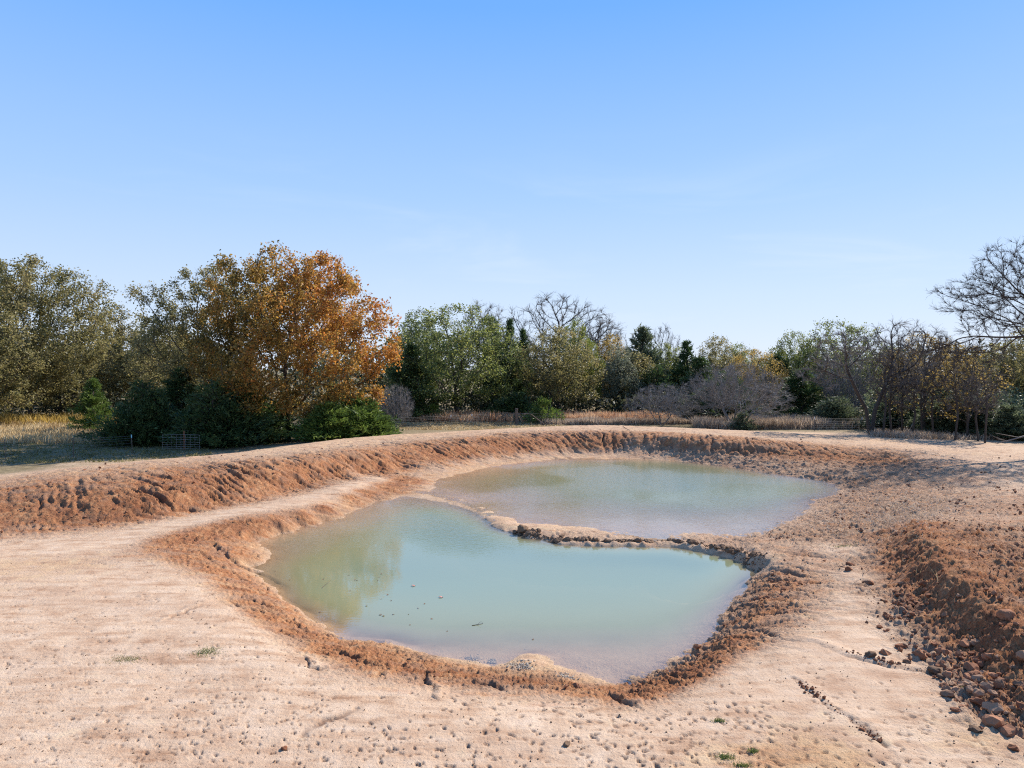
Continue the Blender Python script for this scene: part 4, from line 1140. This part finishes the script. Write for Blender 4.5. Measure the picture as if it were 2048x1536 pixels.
# ---- far woods, undergrowth and grasses -----------------------------------------
rng = np.random.default_rng(77)
mb = MB()
for k in range(150):
    px = rng.uniform(-500, 2550); D = rng.uniform(98, 135)
    x, y = at_dist(px, D)
    sky = np.interp(px, [-500, 200, 850, 1250, 1450, 1700, 2550], [640, 650, 665, 705, 712, 680, 670])
    H = top_height(sky + rng.uniform(-6, 45), D); Rr = rng.uniform(2.2, 4.2)
    n = 420
    d = rand_unit(rng, n) * (rng.random(n) ** .4)[:, None]
    hh = .5 * H
    C = np.stack([x + d[:, 0] * Rr * (1 + .3 * gnoise(d[:, 2] * 3 + k, d[:, 1] * 3)), y + d[:, 1] * Rr, hh + d[:, 2] * hh * .98], 1)
    leaves(mb, rng, C, .62, np.clip(.25 + rng.uniform(-.2, .35) + rng.normal(0, .15, n), 0, 1))
    V_, Q_ = tubes(np.array([[x, y, 0]]), np.array([[x, y, H * .7]]), [.2], [.06], 5); mb.add(V_, Q_)
tag(link('distant_woods', mb.mesh('distant_woods', LEAF['brush'], tint=True)), 'dark mixed woods closing the view behind the nearer trees', kind='stuff')

mb = MB()
n = 34000
px = rng.uniform(-300, 2400, n); D = np.where(px < 800, rng.uniform(80, 90, n), rng.uniform(85, 97, n))
D = np.where(px > 1730, rng.uniform(79, 95, n), D)
hmax = 2.6 + 1.3 * gnoise(px * .013, D * .1) + np.where(px < 500, 1.6, 0)
C = np.stack([(px - 1024) / F_PX * D, D, rng.random(n) * np.maximum(hmax, .6)], 1)
leaves(mb, rng, C, .34, np.clip(.35 + .3 * gnoise(C[:, 0] * .4, C[:, 1] * .4) + rng.normal(0, .2, n), 0, 1))
tag(link('undergrowth', mb.mesh('undergrowth', LEAF['brush'], tint=True)), 'low dark brush along the foot of the tree line', kind='stuff')
mb = MB(); n = 15000
px = rng.uniform(1730, 2300, n); D = rng.uniform(69, 78, n)
hmax = 3.0 + 1.6 * gnoise(px * .022, D * .2)
C = np.stack([(px - 1024) / F_PX * D, D, .5 + rng.random(n) ** .8 * np.maximum(hmax, .6)], 1)
leaves(mb, rng, C, .24, np.clip(.5 + .3 * gnoise(C[:, 0] * .6, C[:, 1] * .6) + rng.normal(0, .2, n), 0, 1))
tag(link('undergrowth', mb.mesh('undergrowth', LEAF['dullcedar'], tint=True)), 'grey green brush filling in behind the slim trunks at the right', kind='stuff')

def blades(name, n, region, h, w, mat, label, z0=None, lean=.35, tb=.5, clump=0.8, ta=.3):
    rng = np.random.default_rng(len(name) * 7 + n)
    X, Y = region(rng, n * 2)
    keep = gnoise(X * clump, Y * clump) + rng.uniform(-.6, .6, len(X)) > -.15
    X, Y = X[keep][:n], Y[keep][:n]; n = len(X)
    Z = height(X, Y)[0] if z0 is None else np.full(n, z0)
    hh = h * rng.uniform(.5, 1.2, n) * (1 + .35 * gnoise(X * .35, Y * .35))
    a = rng.uniform(0, 2 * math.pi, n)
    U = np.stack([np.cos(a), np.sin(a), 0 * a], 1) * (w * rng.uniform(.6, 1.4, n))[:, None]
    B = np.stack([X, Y, Z - .02], 1)
    T = B + np.stack([rng.normal(0, lean, n) * hh, rng.normal(0, lean, n) * hh, hh], 1)
    M = (B + T) / 2 + np.stack([0 * hh, 0 * hh, .12 * hh], 1)
    V_ = np.stack([B - U, B + U, M + U * .8, M - U * .8, T], 1).reshape(-1, 3)
    k = (np.arange(n) * 5)[:, None]
    t = np.repeat(np.clip(tb + ta * gnoise(X * .3 + 8, Y * .3) + rng.normal(0, .2, n), 0, 1), 5)
    m = MB(); m.add(V_, np.concatenate([k, k + 1, k + 2, k + 3], 1), t)
    V2 = np.zeros((0, 3)); m.F.append(np.concatenate([k + 3, k + 2, k + 4], 1))
    return tag(link(name, m.mesh(name, mat, tint=True)), label, kind='stuff')

def reg(px0, px1, d0, d1):
    def f(rng, n):
        D = rng.uniform(d0, d1, n); px = rng.uniform(px0, px1, n)
        return (px - 1024) / F_PX * D, D
    return f
blades('tall_dry_grass', 15000, reg(-260, 262, 57, 78), .62, .035, LEAF['straw'], 'tall straw coloured grass in the field left of the cedars')
blades('bluestem_grass', 4000, reg(-260, 240, 73, 80), 1.2, .04, LEAF['amber'], 'taller rusty grass along the back of the straw field', tb=.6)
blades('bluestem_grass', 12000, reg(770, 1360, 80, 86), 1.0, .045, LEAF['russet'], 'rusty red bluestem grass behind the wire fence')
blades('dry_weeds', 9000, reg(1080, 1420, 77.5, 80), .62, .04, LEAF['weeds'], 'pale dry weeds in front of the rusty grass')
blades('dry_weeds', 13000, reg(1390, 1720, 70.5, 77), 1.05, .035, LEAF['weeds'], 'grey brown dry weeds behind the right part of the fence')
blades('short_dry_grass', 9000, reg(-260, 420, 45, 58), .16, .03, LEAF['olive'], 'short tan grass and leaf litter behind the left berm', tb=.35, lean=.8)
blades('short_dry_grass', 6000, reg(780, 1120, 70, 80), .16, .04, LEAF['straw'], 'short tan grass between the berm and the fence', tb=.45, lean=.8)
blades('thicket_weeds', 6000, reg(1740, 2160, 60, 68), .5, .03, LEAF['weeds'], 'low dry weeds round the slim trunks at the right', lean=.6)
blades('bank_straw', 9000, lambda rng, n: (lambda a: (a[:, 0], a[:, 1]))(np.array([unp(rng.normal(1780, 105), rng.normal(1005, 42), .1)[:2] for _ in range(n)])), .10, .011, LEAF['weeds'], 'thin dry stubble on the slope right of the farther pool', lean=1.2)

# ------------------------------------------------------------------ fences
STEEL = simple_mat('weathered_steel', (.10, .085, .075), .55, .5)
WIRE = simple_mat('galvanised_wire', (.13, .125, .115), .7, 0.0, var=.1)
PALE = simple_mat('pale_steel_rod', (.27, .25, .22), .6, .2, var=.15)
RUST = simple_mat('rusty_pipe', (.26, .10, .05), .8)
WHITE = simple_mat('white_paint', (.75, .75, .72), .5, var=.05)
CYAN = simple_mat('pale_blue_cap', (.25, .60, .68), .5, var=.05)
TIMBER = simple_mat('old_cedar_timber', (.16, .11, .075), .9, var=.5, scale=5)

def box_vf(x0, x1, y0, y1, z0, z1):
    V = np.array([[x, y, z] for z in (z0, z1) for x, y in ((x0, y0), (x1, y0), (x1, y1), (x0, y1))], float)
    F = np.array([[3, 2, 1, 0], [4, 5, 6, 7], [0, 1, 5, 4], [1, 2, 6, 5], [2, 3, 7, 6], [3, 0, 4, 7]])
    return V, F

def tpost_mesh(h):
    m = MB()
    m.add(*box_vf(-.024, .024, -.004, .004, -.3, h))
    m.add(*box_vf(-.005, .005, .0045, .036, -.3, h - .01))
    for k in range(9):                                  # studs up the front of the post
        z = .18 + k * .125
        m.add(*box_vf(-.011, .011, -.013, -.0045, z, z + .018))
    return m.mesh('steel_t_post', STEEL)
TP = tpost_mesh(1.34)
CAPM = {}
for nm, mt in (('white', WHITE), ('cyan', CYAN)):
    m = MB(); m.add(*box_vf(-.030, .030, -.018, .042, 1.14, 1.36)); CAPM[nm] = m.mesh('post_cap_' + nm, mt)

def tube_obj(name, P, r, mat, parent, sides=4):
    P = np.array(P, float)
    V, Q = tubes(P[:-1], P[1:], np.full(len(P) - 1, r), np.full(len(P) - 1, r), sides)
    m = MB(); m.add(V, Q)
    o = link(name, m.mesh(name, mat), parent)
    return o

def fence(name, posts, label, wires, caps, stay=.30):
    """posts: (px, D or None for timber)"""
    pts = [at_dist(px, D) for px, D in posts]
    x0, y0 = pts[0]
    root = tag(empty(name, (x0, y0, 0)), label, 'fence')
    G = []
    for k, (x, y) in enumerate(pts):
        z = float(height([x], [y])[0][0]); G.append((x - x0, y - y0, z))
        if posts[k][0] in caps and caps[posts[k][0]] == 'timber': continue
        nx = pts[min(k + 1, len(pts) - 1)]; pv = pts[max(k - 1, 0)]
        o = link('post', TP, root); o.location = G[-1]; o.rotation_euler = (RNG.normal(0, .015), RNG.normal(0, .02), math.atan2(nx[1] - pv[1], nx[0] - pv[0]))
        if posts[k][0] in caps:
            c = link('post_cap', CAPM[caps[posts[k][0]]], o)
    G = np.array(G)
    for hgt, r in wires:
        P = []
        for k in range(len(G) - 1):
            for t in (0, .25, .5, .75):
                p = G[k] * (1 - t) + G[k + 1] * t
                p[2] += hgt - .03 * math.sin(math.pi * t) + (RNG.normal(0, .004)); p[1] -= .02; P.append(p)
        q = G[-1].copy(); q[2] += hgt; q[1] -= .02; P.append(q)
        tube_obj('wire', P, r, WIRE, root, 3)
    A = []
    for k in range(len(G) - 1):
        L = np.linalg.norm(G[k + 1] - G[k]); n = int(L / stay)
        for j in range(1, n):
            A.append(G[k] * (1 - j / n) + G[k + 1] * (j / n))
    A = np.array(A); A[:, 1] -= .02
    V, Q = tubes(A + np.array([0, 0, .06]), A + np.array([0, 0, .98]), np.full(len(A), .002), np.full(len(A), .002), 3)
    m = MB(); m.add(V, Q)
    tag(link('stay_wires', m.mesh('stay_wires', WIRE), root), kind='stuff')
    return root, G

WI = [(.08, .004), (.22, .004), (.38, .004), (.56, .004), (.76, .004), (.98, .005), (1.12, .006), (1.27, .007)]
fence('wire_fence', [(-260, 47), (-130, 47.3), (8, 47.6), (145, 48.4), (263, 50.2)], 'woven wire fence on dark steel posts crossing the shaded grass at the left', WI, {263: 'cyan'})
cp = [(740, 66), (806, 69.5), (856.6, 71), (902, 73), (944, 75), (983, 76.5), (1012, 77.5), (1033, 77.8), (1062, 77.2), (1113, 77), (1179, 77), (1254, 77), (1320, 76), (1387, 74.8), (1465, 73), (1543, 71.5), (1630, 68), (1725, 68.2), (1800, 69), (1880, 69)]
root, G = fence('wire_fence', cp, 'long wire fence on steel posts behind the berm, running to the right hand trees', WI, {1033: 'timber', 1630: 'white', 1725: 'white', 902: 'white', 944: 'white'})
gi = [p[0] for p in cp].index(1033)
c0 = G[gi]
def wood_post(h, r):
    P = np.array([[0, 0, -.3], [.01, 0, .4], [-.01, .01, .9], [0, 0, h - .04], [0, 0, h]])
    V, Q = tubes(P[:-1], P[1:], np.array([r * 1.1, r, r * .96, r * .9]), np.array([r, r * .96, r * .9, r * .6]), 10)
    m = MB(); m.add(V, Q)
    a = np.arange(10) * 2 * math.pi / 10
    top = np.concatenate([np.stack([np.cos(a) * r * .6, np.sin(a) * r * .6, np.full(10, h)], 1), [[0, 0, h + .01]]])
    m.add(top, np.stack([np.arange(10), (np.arange(10) + 1) % 10, np.full(10, 10)], 1))
    return m.mesh('corner_post', TIMBER, True)
o = link('corner_post', wood_post(1.78, .19), root); o.location = tuple(c0)
tag(o, 'thick weathered timber corner post')
g1 = G[gi - 1]; g2 = G[gi + 1]; g3 = G[gi + 2]
tube_obj('brace_rail', [c0 + [0, 0, 1.22], g1 + [0, 0, 1.24]], .055, TIMBER, root, 8)
tube_obj('brace_rail', [c0 + [0, 0, 1.20], g2 + [0, 0, 1.22]], .045, TIMBER, root, 8)
b1 = G[gi + 2] * .55 + g2 * .45
tube_obj('diagonal_brace', [g2 + [0, -.04, 1.2], b1 + [0, -.04, .02]], .05, TIMBER, root, 8)
g0 = G[gi - 2]
tube_obj('diagonal_brace', [g1 + [0, -.04, 1.1], g0 * .9 + g1 * .1 + [0, -.04, .05]], .035, TIMBER, root, 8)

# steel rod gate between the dark cedars
gx0, gy0 = at_dist(367, 52.5)
gz0 = float(height([gx0], [gy0])[0][0])
gate = tag(empty('rod_gate', (gx0, gy0, gz0), math.radians(-8)), 'pale welded rod gate hung on a rusty post between the dark cedars', 'gate')
tube_obj('post', [(0, 0, -.3), (0, 0, 1.42)], .038, RUST, gate, 8)
for k, z in enumerate([.12, .27, .43, .6, .78, .96, 1.15]):
    tube_obj('rod', [(-1.75, -.05, z - .06), (0, -.06, z), (1.3 + .1 * math.sin(k * 2), -.05, z - .02)], .010, PALE, gate, 5)
for k in range(9):
    x = -1.7 + k * .37
    tube_obj('upright_rod', [(x, -.063, .05), (x + .01, -.066, 1.12)], .009, PALE, gate, 4)

# ------------------------------------------------------------------ clods and lumps of clay
def clod_mat(name, a, b):
    g = NT(name)
    oi = g.n('ShaderNodeObjectInfo').outputs['Random']
    geo = g.n('ShaderNodeNewGeometry').outputs['Position']
    n = g.noise(geo, 9, 5, .65)
    f = g.math('ADD', g.math('MULTIPLY', oi, .45), g.math('MULTIPLY', n, .6), clamp=True)
    c = g.ramp(f, [(.2, a), (.85, b)])
    p = g.n('ShaderNodeBsdfPrincipled'); p.inputs['Roughness'].default_value = .95
    p.inputs['Specular IOR Level'].default_value = .1
    g.l(c, p.inputs['Base Color'])
    b1_ = g.n('ShaderNodeBump'); b1_.inputs['Strength'].default_value = .7; b1_.inputs['Distance'].default_value = .02
    g.l(g.noise(geo, 40, 4, .7), b1_.inputs['Height']); g.l(b1_.outputs[0], p.inputs['Normal'])
    g.l(p.outputs[0], g.out.inputs[0])
    return g.m
M_CLOD = clod_mat('clay_clods', (.15, .075, .043), (.38, .23, .145))
M_CLODR = clod_mat('red_clay_clods', (.16, .062, .032), (.37, .18, .10))
M_MUD = clod_mat('wet_mud_lumps', (.09, .055, .038), (.24, .15, .09))
M_PEB = clod_mat('pale_pebbles', (.20, .15, .11), (.46, .38, .29))

def ico(sub, seed, rough=.22, sq=(1, 1, .75)):
    bm = bmesh.new(); bmesh.ops.create_icosphere(bm, subdivisions=sub, radius=1.0)
    bm.verts.ensure_lookup_table()
    V = np.array([v.co[:] for v in bm.verts]); F = np.array([[v.index for v in f.verts] for f in bm.faces]); bm.free()
    rg = np.random.default_rng(seed)
    for k in range(3):                                   # break faces off the lump
        d = rand_unit(rg, 1)[0]; c = rg.uniform(.5, .8); s = V @ d
        V = V - np.outer(np.clip(s - c, 0, None), d)
    V = V * (1 + rough * 1.2 * gnoise(V[:, 0] * 1.5 + seed * 3.1, V[:, 1] * 1.5 + V[:, 2] * 1.3) + rough * .9 * (np.abs(gnoise(V[:, 0] * 3.7 + seed, V[:, 1] * 3.7 - V[:, 2] * 3.1)) - .3))[:, None] + rg.normal(0, rough * .14, V.shape)
    return V * np.array(sq), F
BIG = [np_mesh('clod_shape', *((lambda vf: (vf[0], [vf[1]]))(ico(3, s, .3))), M_CLOD, True) for s in range(5)]
MID = [np_mesh('clod_shape', *((lambda vf: (vf[0], [vf[1]]))(ico(2, s + 9, .3))), M_CLOD, False) for s in range(6)]

def put_clod(px, py, r, label, group=None, meshes=BIG, mat=None, zg=0.0, sink=.55, cat='dirt clod', name='dirt_clod', xy=None):
    x, y = xy if xy else unp(px, py, zg)[:2]
    z = float(height([x], [y])[0][0])
    o = link(name, meshes[RNG.integers(len(meshes))])
    o.location = (x, y, z + r * (.75 - sink) )
    o.rotation_euler = (RNG.uniform(-.3, .3), RNG.uniform(-.3, .3), RNG.uniform(0, 6.28))
    s = RNG.uniform(.85, 1.2, 3) * r; o.scale = tuple(s)
    if mat: ob_mat(o, mat)
    return tag(o, label, cat, group)

put_clod(1003, 1060, .13, 'small mud lump left of the rounder one on the lip between the pools', mat=M_MUD, zg=-.5, cat='mud lump', name='mud_lump')
put_clod(1045, 1066, .25, 'round dark mud lump standing in the water at the lip between the pools', mat=M_MUD, zg=-.55, sink=.1, cat='mud lump', name='mud_lump')
put_clod(1300, 1078, .16, 'grey green mud lump on the divider between the pools', mat=M_MUD, zg=-.4, cat='mud lump', name='mud_lump')
singles = [(1699, 1122, .13, 'clod in the middle of three on the pale strip left of the scarp'), (1684, 1127, .10, 'left clod of the three on the pale strip left of the scarp'), (1697, 1137, .09, 'reddish clod nearest the viewer of the three left of the scarp'),
           (1736, 1163, .14, 'dark pointed clod alone on the pale strip at the scarp foot'), (1952, 1462, .10, 'dark clod alone on the bare sand low at the right'), (1869, 1341, .12, 'larger of two dark clods at the end of the dark washed line'),
           (1880, 1354, .06, 'smaller of two dark clods at the end of the dark washed line'), (1905, 1373, .06, 'small clod alone on sand left of the right edge clod heap'), (1741, 1316, .10, 'clod in the dark washed line between pool and scarp'),
           (1841, 1312, .15, 'flat broad clod at the scarp foot above the washed line'), (568, 1497, .05, 'small brick red lump on the pale sand near the bottom edge'), (1134, 1492, .07, 'dark dung pat on the trampled sand near the bottom edge'),
           (2011, 1304, .18, 'largest rounded red clod in the heap at the right edge'), (1948, 1352, .15, 'big angular clod at the left tip of the right edge heap'), (1977, 1336, .13, 'rounded clod between the angular and the largest red clod'), (1951, 1306, .12, 'rounded clod at the top of the right edge heap')]
for px, py, r, lab in singles:
    put_clod(px, py, r, lab, mat=M_CLODR if r > .12 or 'red' in lab else (M_MUD if 'dark' in lab else M_CLOD), zg=.0)
rg = np.random.default_rng(88)
GL = 'clods heaped along the foot of the right hand scarp'
cnt = 0
while cnt < 150:
    t = rg.random()
    px = np.interp(t, [0, .3, .6, 1], [1770, 1880, 1960, 2040]) + rg.normal(0, 26) * (1 + t); py = np.interp(t, [0, .3, .6, 1], [1180, 1300, 1370, 1440]) + rg.normal(0, 24) * (1 + .5 * t)
    if px > 2090: continue
    r = .03 + .085 * rg.random() ** 2.4
    where = 'crumbled clay clod at the far, upper end of the heap under the right hand scarp' if t < .33 else ('reddish clay clod midway along the heap under the right hand scarp' if t < .66 else 'reddish brown clay clod in the near end of the heap at the lower right')
    put_clod(px, py, r * (1 + .5 * t), where, GL, MID, M_CLODR if rg.random() < .5 else M_CLOD); cnt += 1

def crumbs(name, pts_fn, n, r0, r1, mat, label, sink=.2, seed=1):
    rg = np.random.default_rng(seed)
    X, Y, S = pts_fn(rg, n)
    Z = height(X, Y)[0]
    shapes = [ico(1, s + 30, .35) for s in range(4)]
    m = MB()
    for k, (V, F) in enumerate(shapes):
        i = np.arange(k, len(X), 4)
        r = (r0 + (r1 - r0) * rg.random(len(i)) ** 3) * S[i]
        a = rg.uniform(0, 6.28, len(i)); ca, sa = np.cos(a), np.sin(a)
        W = V[None] * r[:, None, None] * rg.uniform(.7, 1.3, (len(i), 1, 3))
        W = np.stack([W[..., 0] * ca[:, None] - W[..., 1] * sa[:, None], W[..., 0] * sa[:, None] + W[..., 1] * ca[:, None], W[..., 2]], 2)
        W += np.stack([X[i], Y[i], Z[i] + r * (.75 - sink)], 1)[:, None]
        m.add(W.reshape(-1, 3), (F[None] + (np.arange(len(i)) * len(V))[:, None, None]).reshape(-1, 3))
    return tag(link(name, m.mesh(name, mat)), label, kind='stuff')

def scatter_rough(rg, n):
    px = rg.uniform(0, 2100, n * 9); py = 1536 - (1536 - 880) * rg.random(n * 9) ** .85
    x, y, _ = unp(px, py, .1)
    B = base_fields(x, y)
    ok = (B[:, 3] > .22 + .5 * rg.random(len(x))) & (B[:, 0] > -.50) & (gnoise(x * .9, y * .9) > -.35)
    x, y = x[ok][:n], y[ok][:n]
    return x, y, .55 + .75 * (gnoise(x * .45, y * .45) > .1)
crumbs('clay_crumbs', scatter_rough, 5200, .010, .060, M_CLODR, 'loose crumbs of dug clay strewn over the rough banks', seed=4)
def scatter_plain(rg, n):
    px = rg.uniform(0, 2048, n); py = rg.uniform(1090, 1540, n)
    x, y, _ = unp(px, py, 0.0)
    B = base_fields(x, y)
    ok = B[:, 0] > -.45
    return x[ok], y[ok], np.ones(ok.sum())
crumbs('sand_grit', scatter_plain, 1500, .005, .018, M_MUD, 'scattered dark grit and droppings on the pale sand', seed=5)
def around(cs):
    def f(rg, n):
        X, Y = [], []
        for px, py, sx, sy in cs:
            k = n // len(cs)
            x, y, _ = unp(px + rg.normal(0, sx, k), py + rg.normal(0, sy, k), -.45); X.append(x); Y.append(y)
        X = np.concatenate(X); Y = np.concatenate(Y); return X, Y, np.ones(len(X))
    return f
crumbs('pale_pebbles', around([(1040, 1330, 16, 7), (945, 1302, 9, 5), (985, 1308, 5, 3), (1132, 1352, 12, 5), (1050, 1338, 10, 4)]), 700, .010, .026, M_PEB, 'pale pebbles gathered on the little mounds of the near shore', seed=6)

def along(P, w, z):
    def f(rg, n):
        Q = to_xy(zed(z, P)); L = np.hypot(*(Q[1:] - Q[:-1]).T); c = np.concatenate([[0], np.cumsum(L)])
        t = rg.random(n) * c[-1]; X = np.interp(t, c, Q[:, 0]); Y = np.interp(t, c, Q[:, 1])
        return X + rg.normal(0, w, n), Y + np.abs(rg.normal(0, w, n)), .5 + .8 * (gnoise(t * 1.1, t * 0) > 0)
    return f
crumbs('mud_crumbs', along(near_shore_div, .16, WN), 1900, .020, .10, M_MUD, 'wet dark mud lumps lining the divider between the two pools', sink=.35, seed=9)

crumbs('washed_crumbs', along([(1600, 1366), (1640, 1398), (1672, 1424), (1700, 1438), (1765, 1488)], .06, 0.0), 150, .008, .040, M_CLODR, 'line of dark crumbs washed together across the bare sand at the lower right', sink=.4, seed=12)
crumbs('washed_crumbs', along([(1700, 1308), (1750, 1322), (1800, 1336), (1870, 1346)], .09, 0.0), 150, .008, .040, M_CLODR, 'dark crumbs along the washed line below the scarp', sink=.4, seed=13)

# ------------------------------------------------------------------ floating leaves and sticks
LEAFM = simple_mat('brown_leaf', (.16, .08, .035), .6, var=.4)
LEAFP = simple_mat('reddish_leaf', (.42, .14, .09), .6, var=.3)
def leaf_mesh(seed):
    rg = np.random.default_rng(seed)
    n = 7; t = np.linspace(0, 1, n); w = .34 * np.sin(math.pi * t) ** .8 * (1 + .25 * np.sin(t * 19 + seed)); curl = .12 * np.sin(math.pi * t + seed)
    Lf = np.stack([t - .5, w, curl + .10], 1); C_ = np.stack([t - .5, 0 * t, curl + .02], 1); R_ = np.stack([t - .5, -w, curl + .12], 1)
    V = np.concatenate([Lf, C_, R_]); F = []
    for k in range(n - 1):
        F += [[k, n + k, n + k + 1, k + 1], [n + k, 2 * n + k, 2 * n + k + 1, n + k + 1]]
    return np_mesh('oak_leaf', V, [np.array(F)], LEAFM)
LM = [leaf_mesh(s) for s in range(4)]
spots = [(550, 1144), (580, 1160), (646, 1159), (697, 1151), (710, 1160), (714, 1161), (755, 1162), (758, 1155), (763, 1148), (775, 1190), (782, 1202), (762, 1198), (761, 1230), (767, 1232), (787, 1229), (817, 1229), (836, 1217), (849, 1208), (863, 1237), (894, 1263), (1066, 1279), (820, 1250), (864, 1238), (560, 1178), (640, 1225), (733, 1212), (700, 1182)]
for k, (px, py) in enumerate(spots):
    o = link('floating_leaf', LM[k % 4]); x, y, _ = unp(px, py, WN)
    o.location = (x, y, WN + .002); o.rotation_euler = (0, 0, RNG.uniform(0, 6.28)); s = RNG.uniform(.05, .085); o.scale = (s, s, s)
    tag(o, 'curled brown oak leaf floating on the left part of the nearer pool', 'leaf', 'brown leaves floating on the nearer pool')
for px, py, lab in [(827, 1172, 'upper of two reddish leaves floating where tree and sky reflections meet'), (882, 1195, 'lower of two reddish leaves floating in the sky reflection')]:
    o = link('floating_leaf', LM[1]); x, y, _ = unp(px, py, WN); ob_mat(o, LEAFP)
    o.location = (x, y, WN + .002); o.scale = (.13, .13, .13); tag(o, lab, 'leaf')

def stick(name, pts, r, mat, label, cat='stick', forks=2, seed=0):
    rg = np.random.default_rng(seed)
    P = np.array(pts, float)
    m = MB(); rr = np.linspace(r, r * .45, len(P))
    m.add(*tubes(P[:-1], P[1:], rr[:-1], rr[1:], 6))
    for k in range(forks):
        i = rg.integers(1, len(P)); d = (P[i] - P[i - 1]) + rg.normal(0, .5, 3) * np.linalg.norm(P[i] - P[i - 1]); d[2] = abs(d[2]) * .6
        m.add(*tubes(P[i:i + 1], P[i:i + 1] + d * .8, rr[i:i + 1] * .7, rr[i:i + 1] * .25, 5))
    o = link(name, m.mesh(name, mat)); return tag(o, label, cat)
stick('stick', [unp(644, 1176, WN + .006), unp(649, 1171, WN + .012), unp(657, 1165, WN + .006)], .010, BARK, 'straight dark stick floating on the left part of the nearer pool', forks=1)
stick('stick', [unp(944, 1251, WN + .006), unp(955, 1249, WN + .014), unp(966, 1247, WN + .006)], .009, BARK, 'thin twig floating on the pale water in front of the middle', forks=2, seed=3)
def gp(px, D, dz):
    x, y = at_dist(px, D); return (x, y, float(height([x], [y])[0][0]) + dz)
stick('stick', [gp(1246, 58, .35), gp(1252, 57.8, .22), gp(1260, 57.4, .04)], .03, BARK, 'short dark stick poking out of the far berm', forks=1, seed=5)
stick('fallen_branch', [gp(2062, 57, .75), gp(2040, 56.5, .55), gp(2015, 56, .30), gp(1996, 56, .10)], .07, BARK_G, 'fallen grey branch at the right frame edge below the cedars', 'branch', forks=4, seed=8)
stick('fallen_branch', [gp(1817, 63, .05), gp(1824, 63.2, .9), gp(1832, 63.5, 1.7)], .035, BARK_P, 'pale dead branch leaning on a slim trunk in the thicket', 'branch', forks=2, seed=9)
stick('fallen_branch', [gp(1075, 71, .05), gp(1090, 71, .16), gp(1106, 70.5, .12), gp(1118, 70, .05)], .06, BARK, 'dark brushwood lying on the grass below the diagonal brace', 'branch', forks=5, seed=12)

# ------------------------------------------------------------------ grass tufts on the sand
def tuft(px, py, rx, ry, n, h, mat, label, seed):
    rg = np.random.default_rng(seed)
    x0, y0, _ = unp(px, py, 0)
    X = x0 + rg.normal(0, rx, n); Y = y0 + rg.normal(0, ry, n); Z = height(X, Y)[0]
    hh = h * rg.uniform(.4, 1.2, n); a = rg.uniform(0, 6.28, n)
    U = np.stack([np.cos(a), np.sin(a), 0 * a], 1) * .004
    B = np.stack([X - x0, Y - y0, Z - .004], 1); T = B + np.stack([rg.normal(0, .5, n) * hh, rg.normal(0, .5, n) * hh, hh], 1)
    Mi = (B + T) / 2 + np.array([0, 0, .2 * h])
    V = np.stack([B - U, B + U, Mi + U, Mi - U, T], 1).reshape(-1, 3); k = (np.arange(n) * 5)[:, None]
    m = MB(); m.add(V, np.concatenate([k, k + 1, k + 2, k + 3], 1), np.repeat(rg.random(n), 5)); m.F.append(np.concatenate([k + 3, k + 2, k + 4], 1))
    o = link('grass_tuft', m.mesh('grass_tuft', mat, tint=True)); o.location = (x0, y0, 0)
    return tag(o, label, 'grass tuft')
tuft(255, 1320, .22, .10, 420, .025, L['tuft'], 'long flat patch of olive grass on the left sand', 1)
tuft(415, 1306, .14, .13, 520, .03, L['tuft'], 'dark green grass patch left of the near shore', 2)
tuft(1437, 1443, .05, .03, 160, .04, L['tuft'], 'small slanting green tuft below the red corner of the near shore', 3)
tuft(1507, 1505, .035, .03, 160, .045, L['tuft'], 'round bright green tuft near the bottom edge', 4)
tuft(1452, 1516, .07, .05, 260, .04, L['tuft'], 'yellow green tuft left of the round one near the bottom edge', 5)
tuft(1484, 1532, .07, .02, 160, .04, L['tuft'], 'green tuft cut by the bottom edge of the picture', 6)
tuft(1934, 1377, .05, .03, 120, .03, L['tuft'], 'tiny olive tuft beside the right edge clods', 7)
tuft(1690, 1088, .22, .12, 160, .05, L['tuft'], 'sparse green weed on the brown slope right of the divider', 8)

def stalks(rg, n):
    px = rg.normal(1835, 28, n); py = 1010 + 150 * rg.random(n) + (px - 1835) * .8
    x, y, _ = unp(px, py, .4); return x, y
blades('scarp_stalks', 60, stalks, .22, .004, L['straw'], 'a few pale dry stalks sticking out of the shaded scarp', lean=.5, clump=.1)
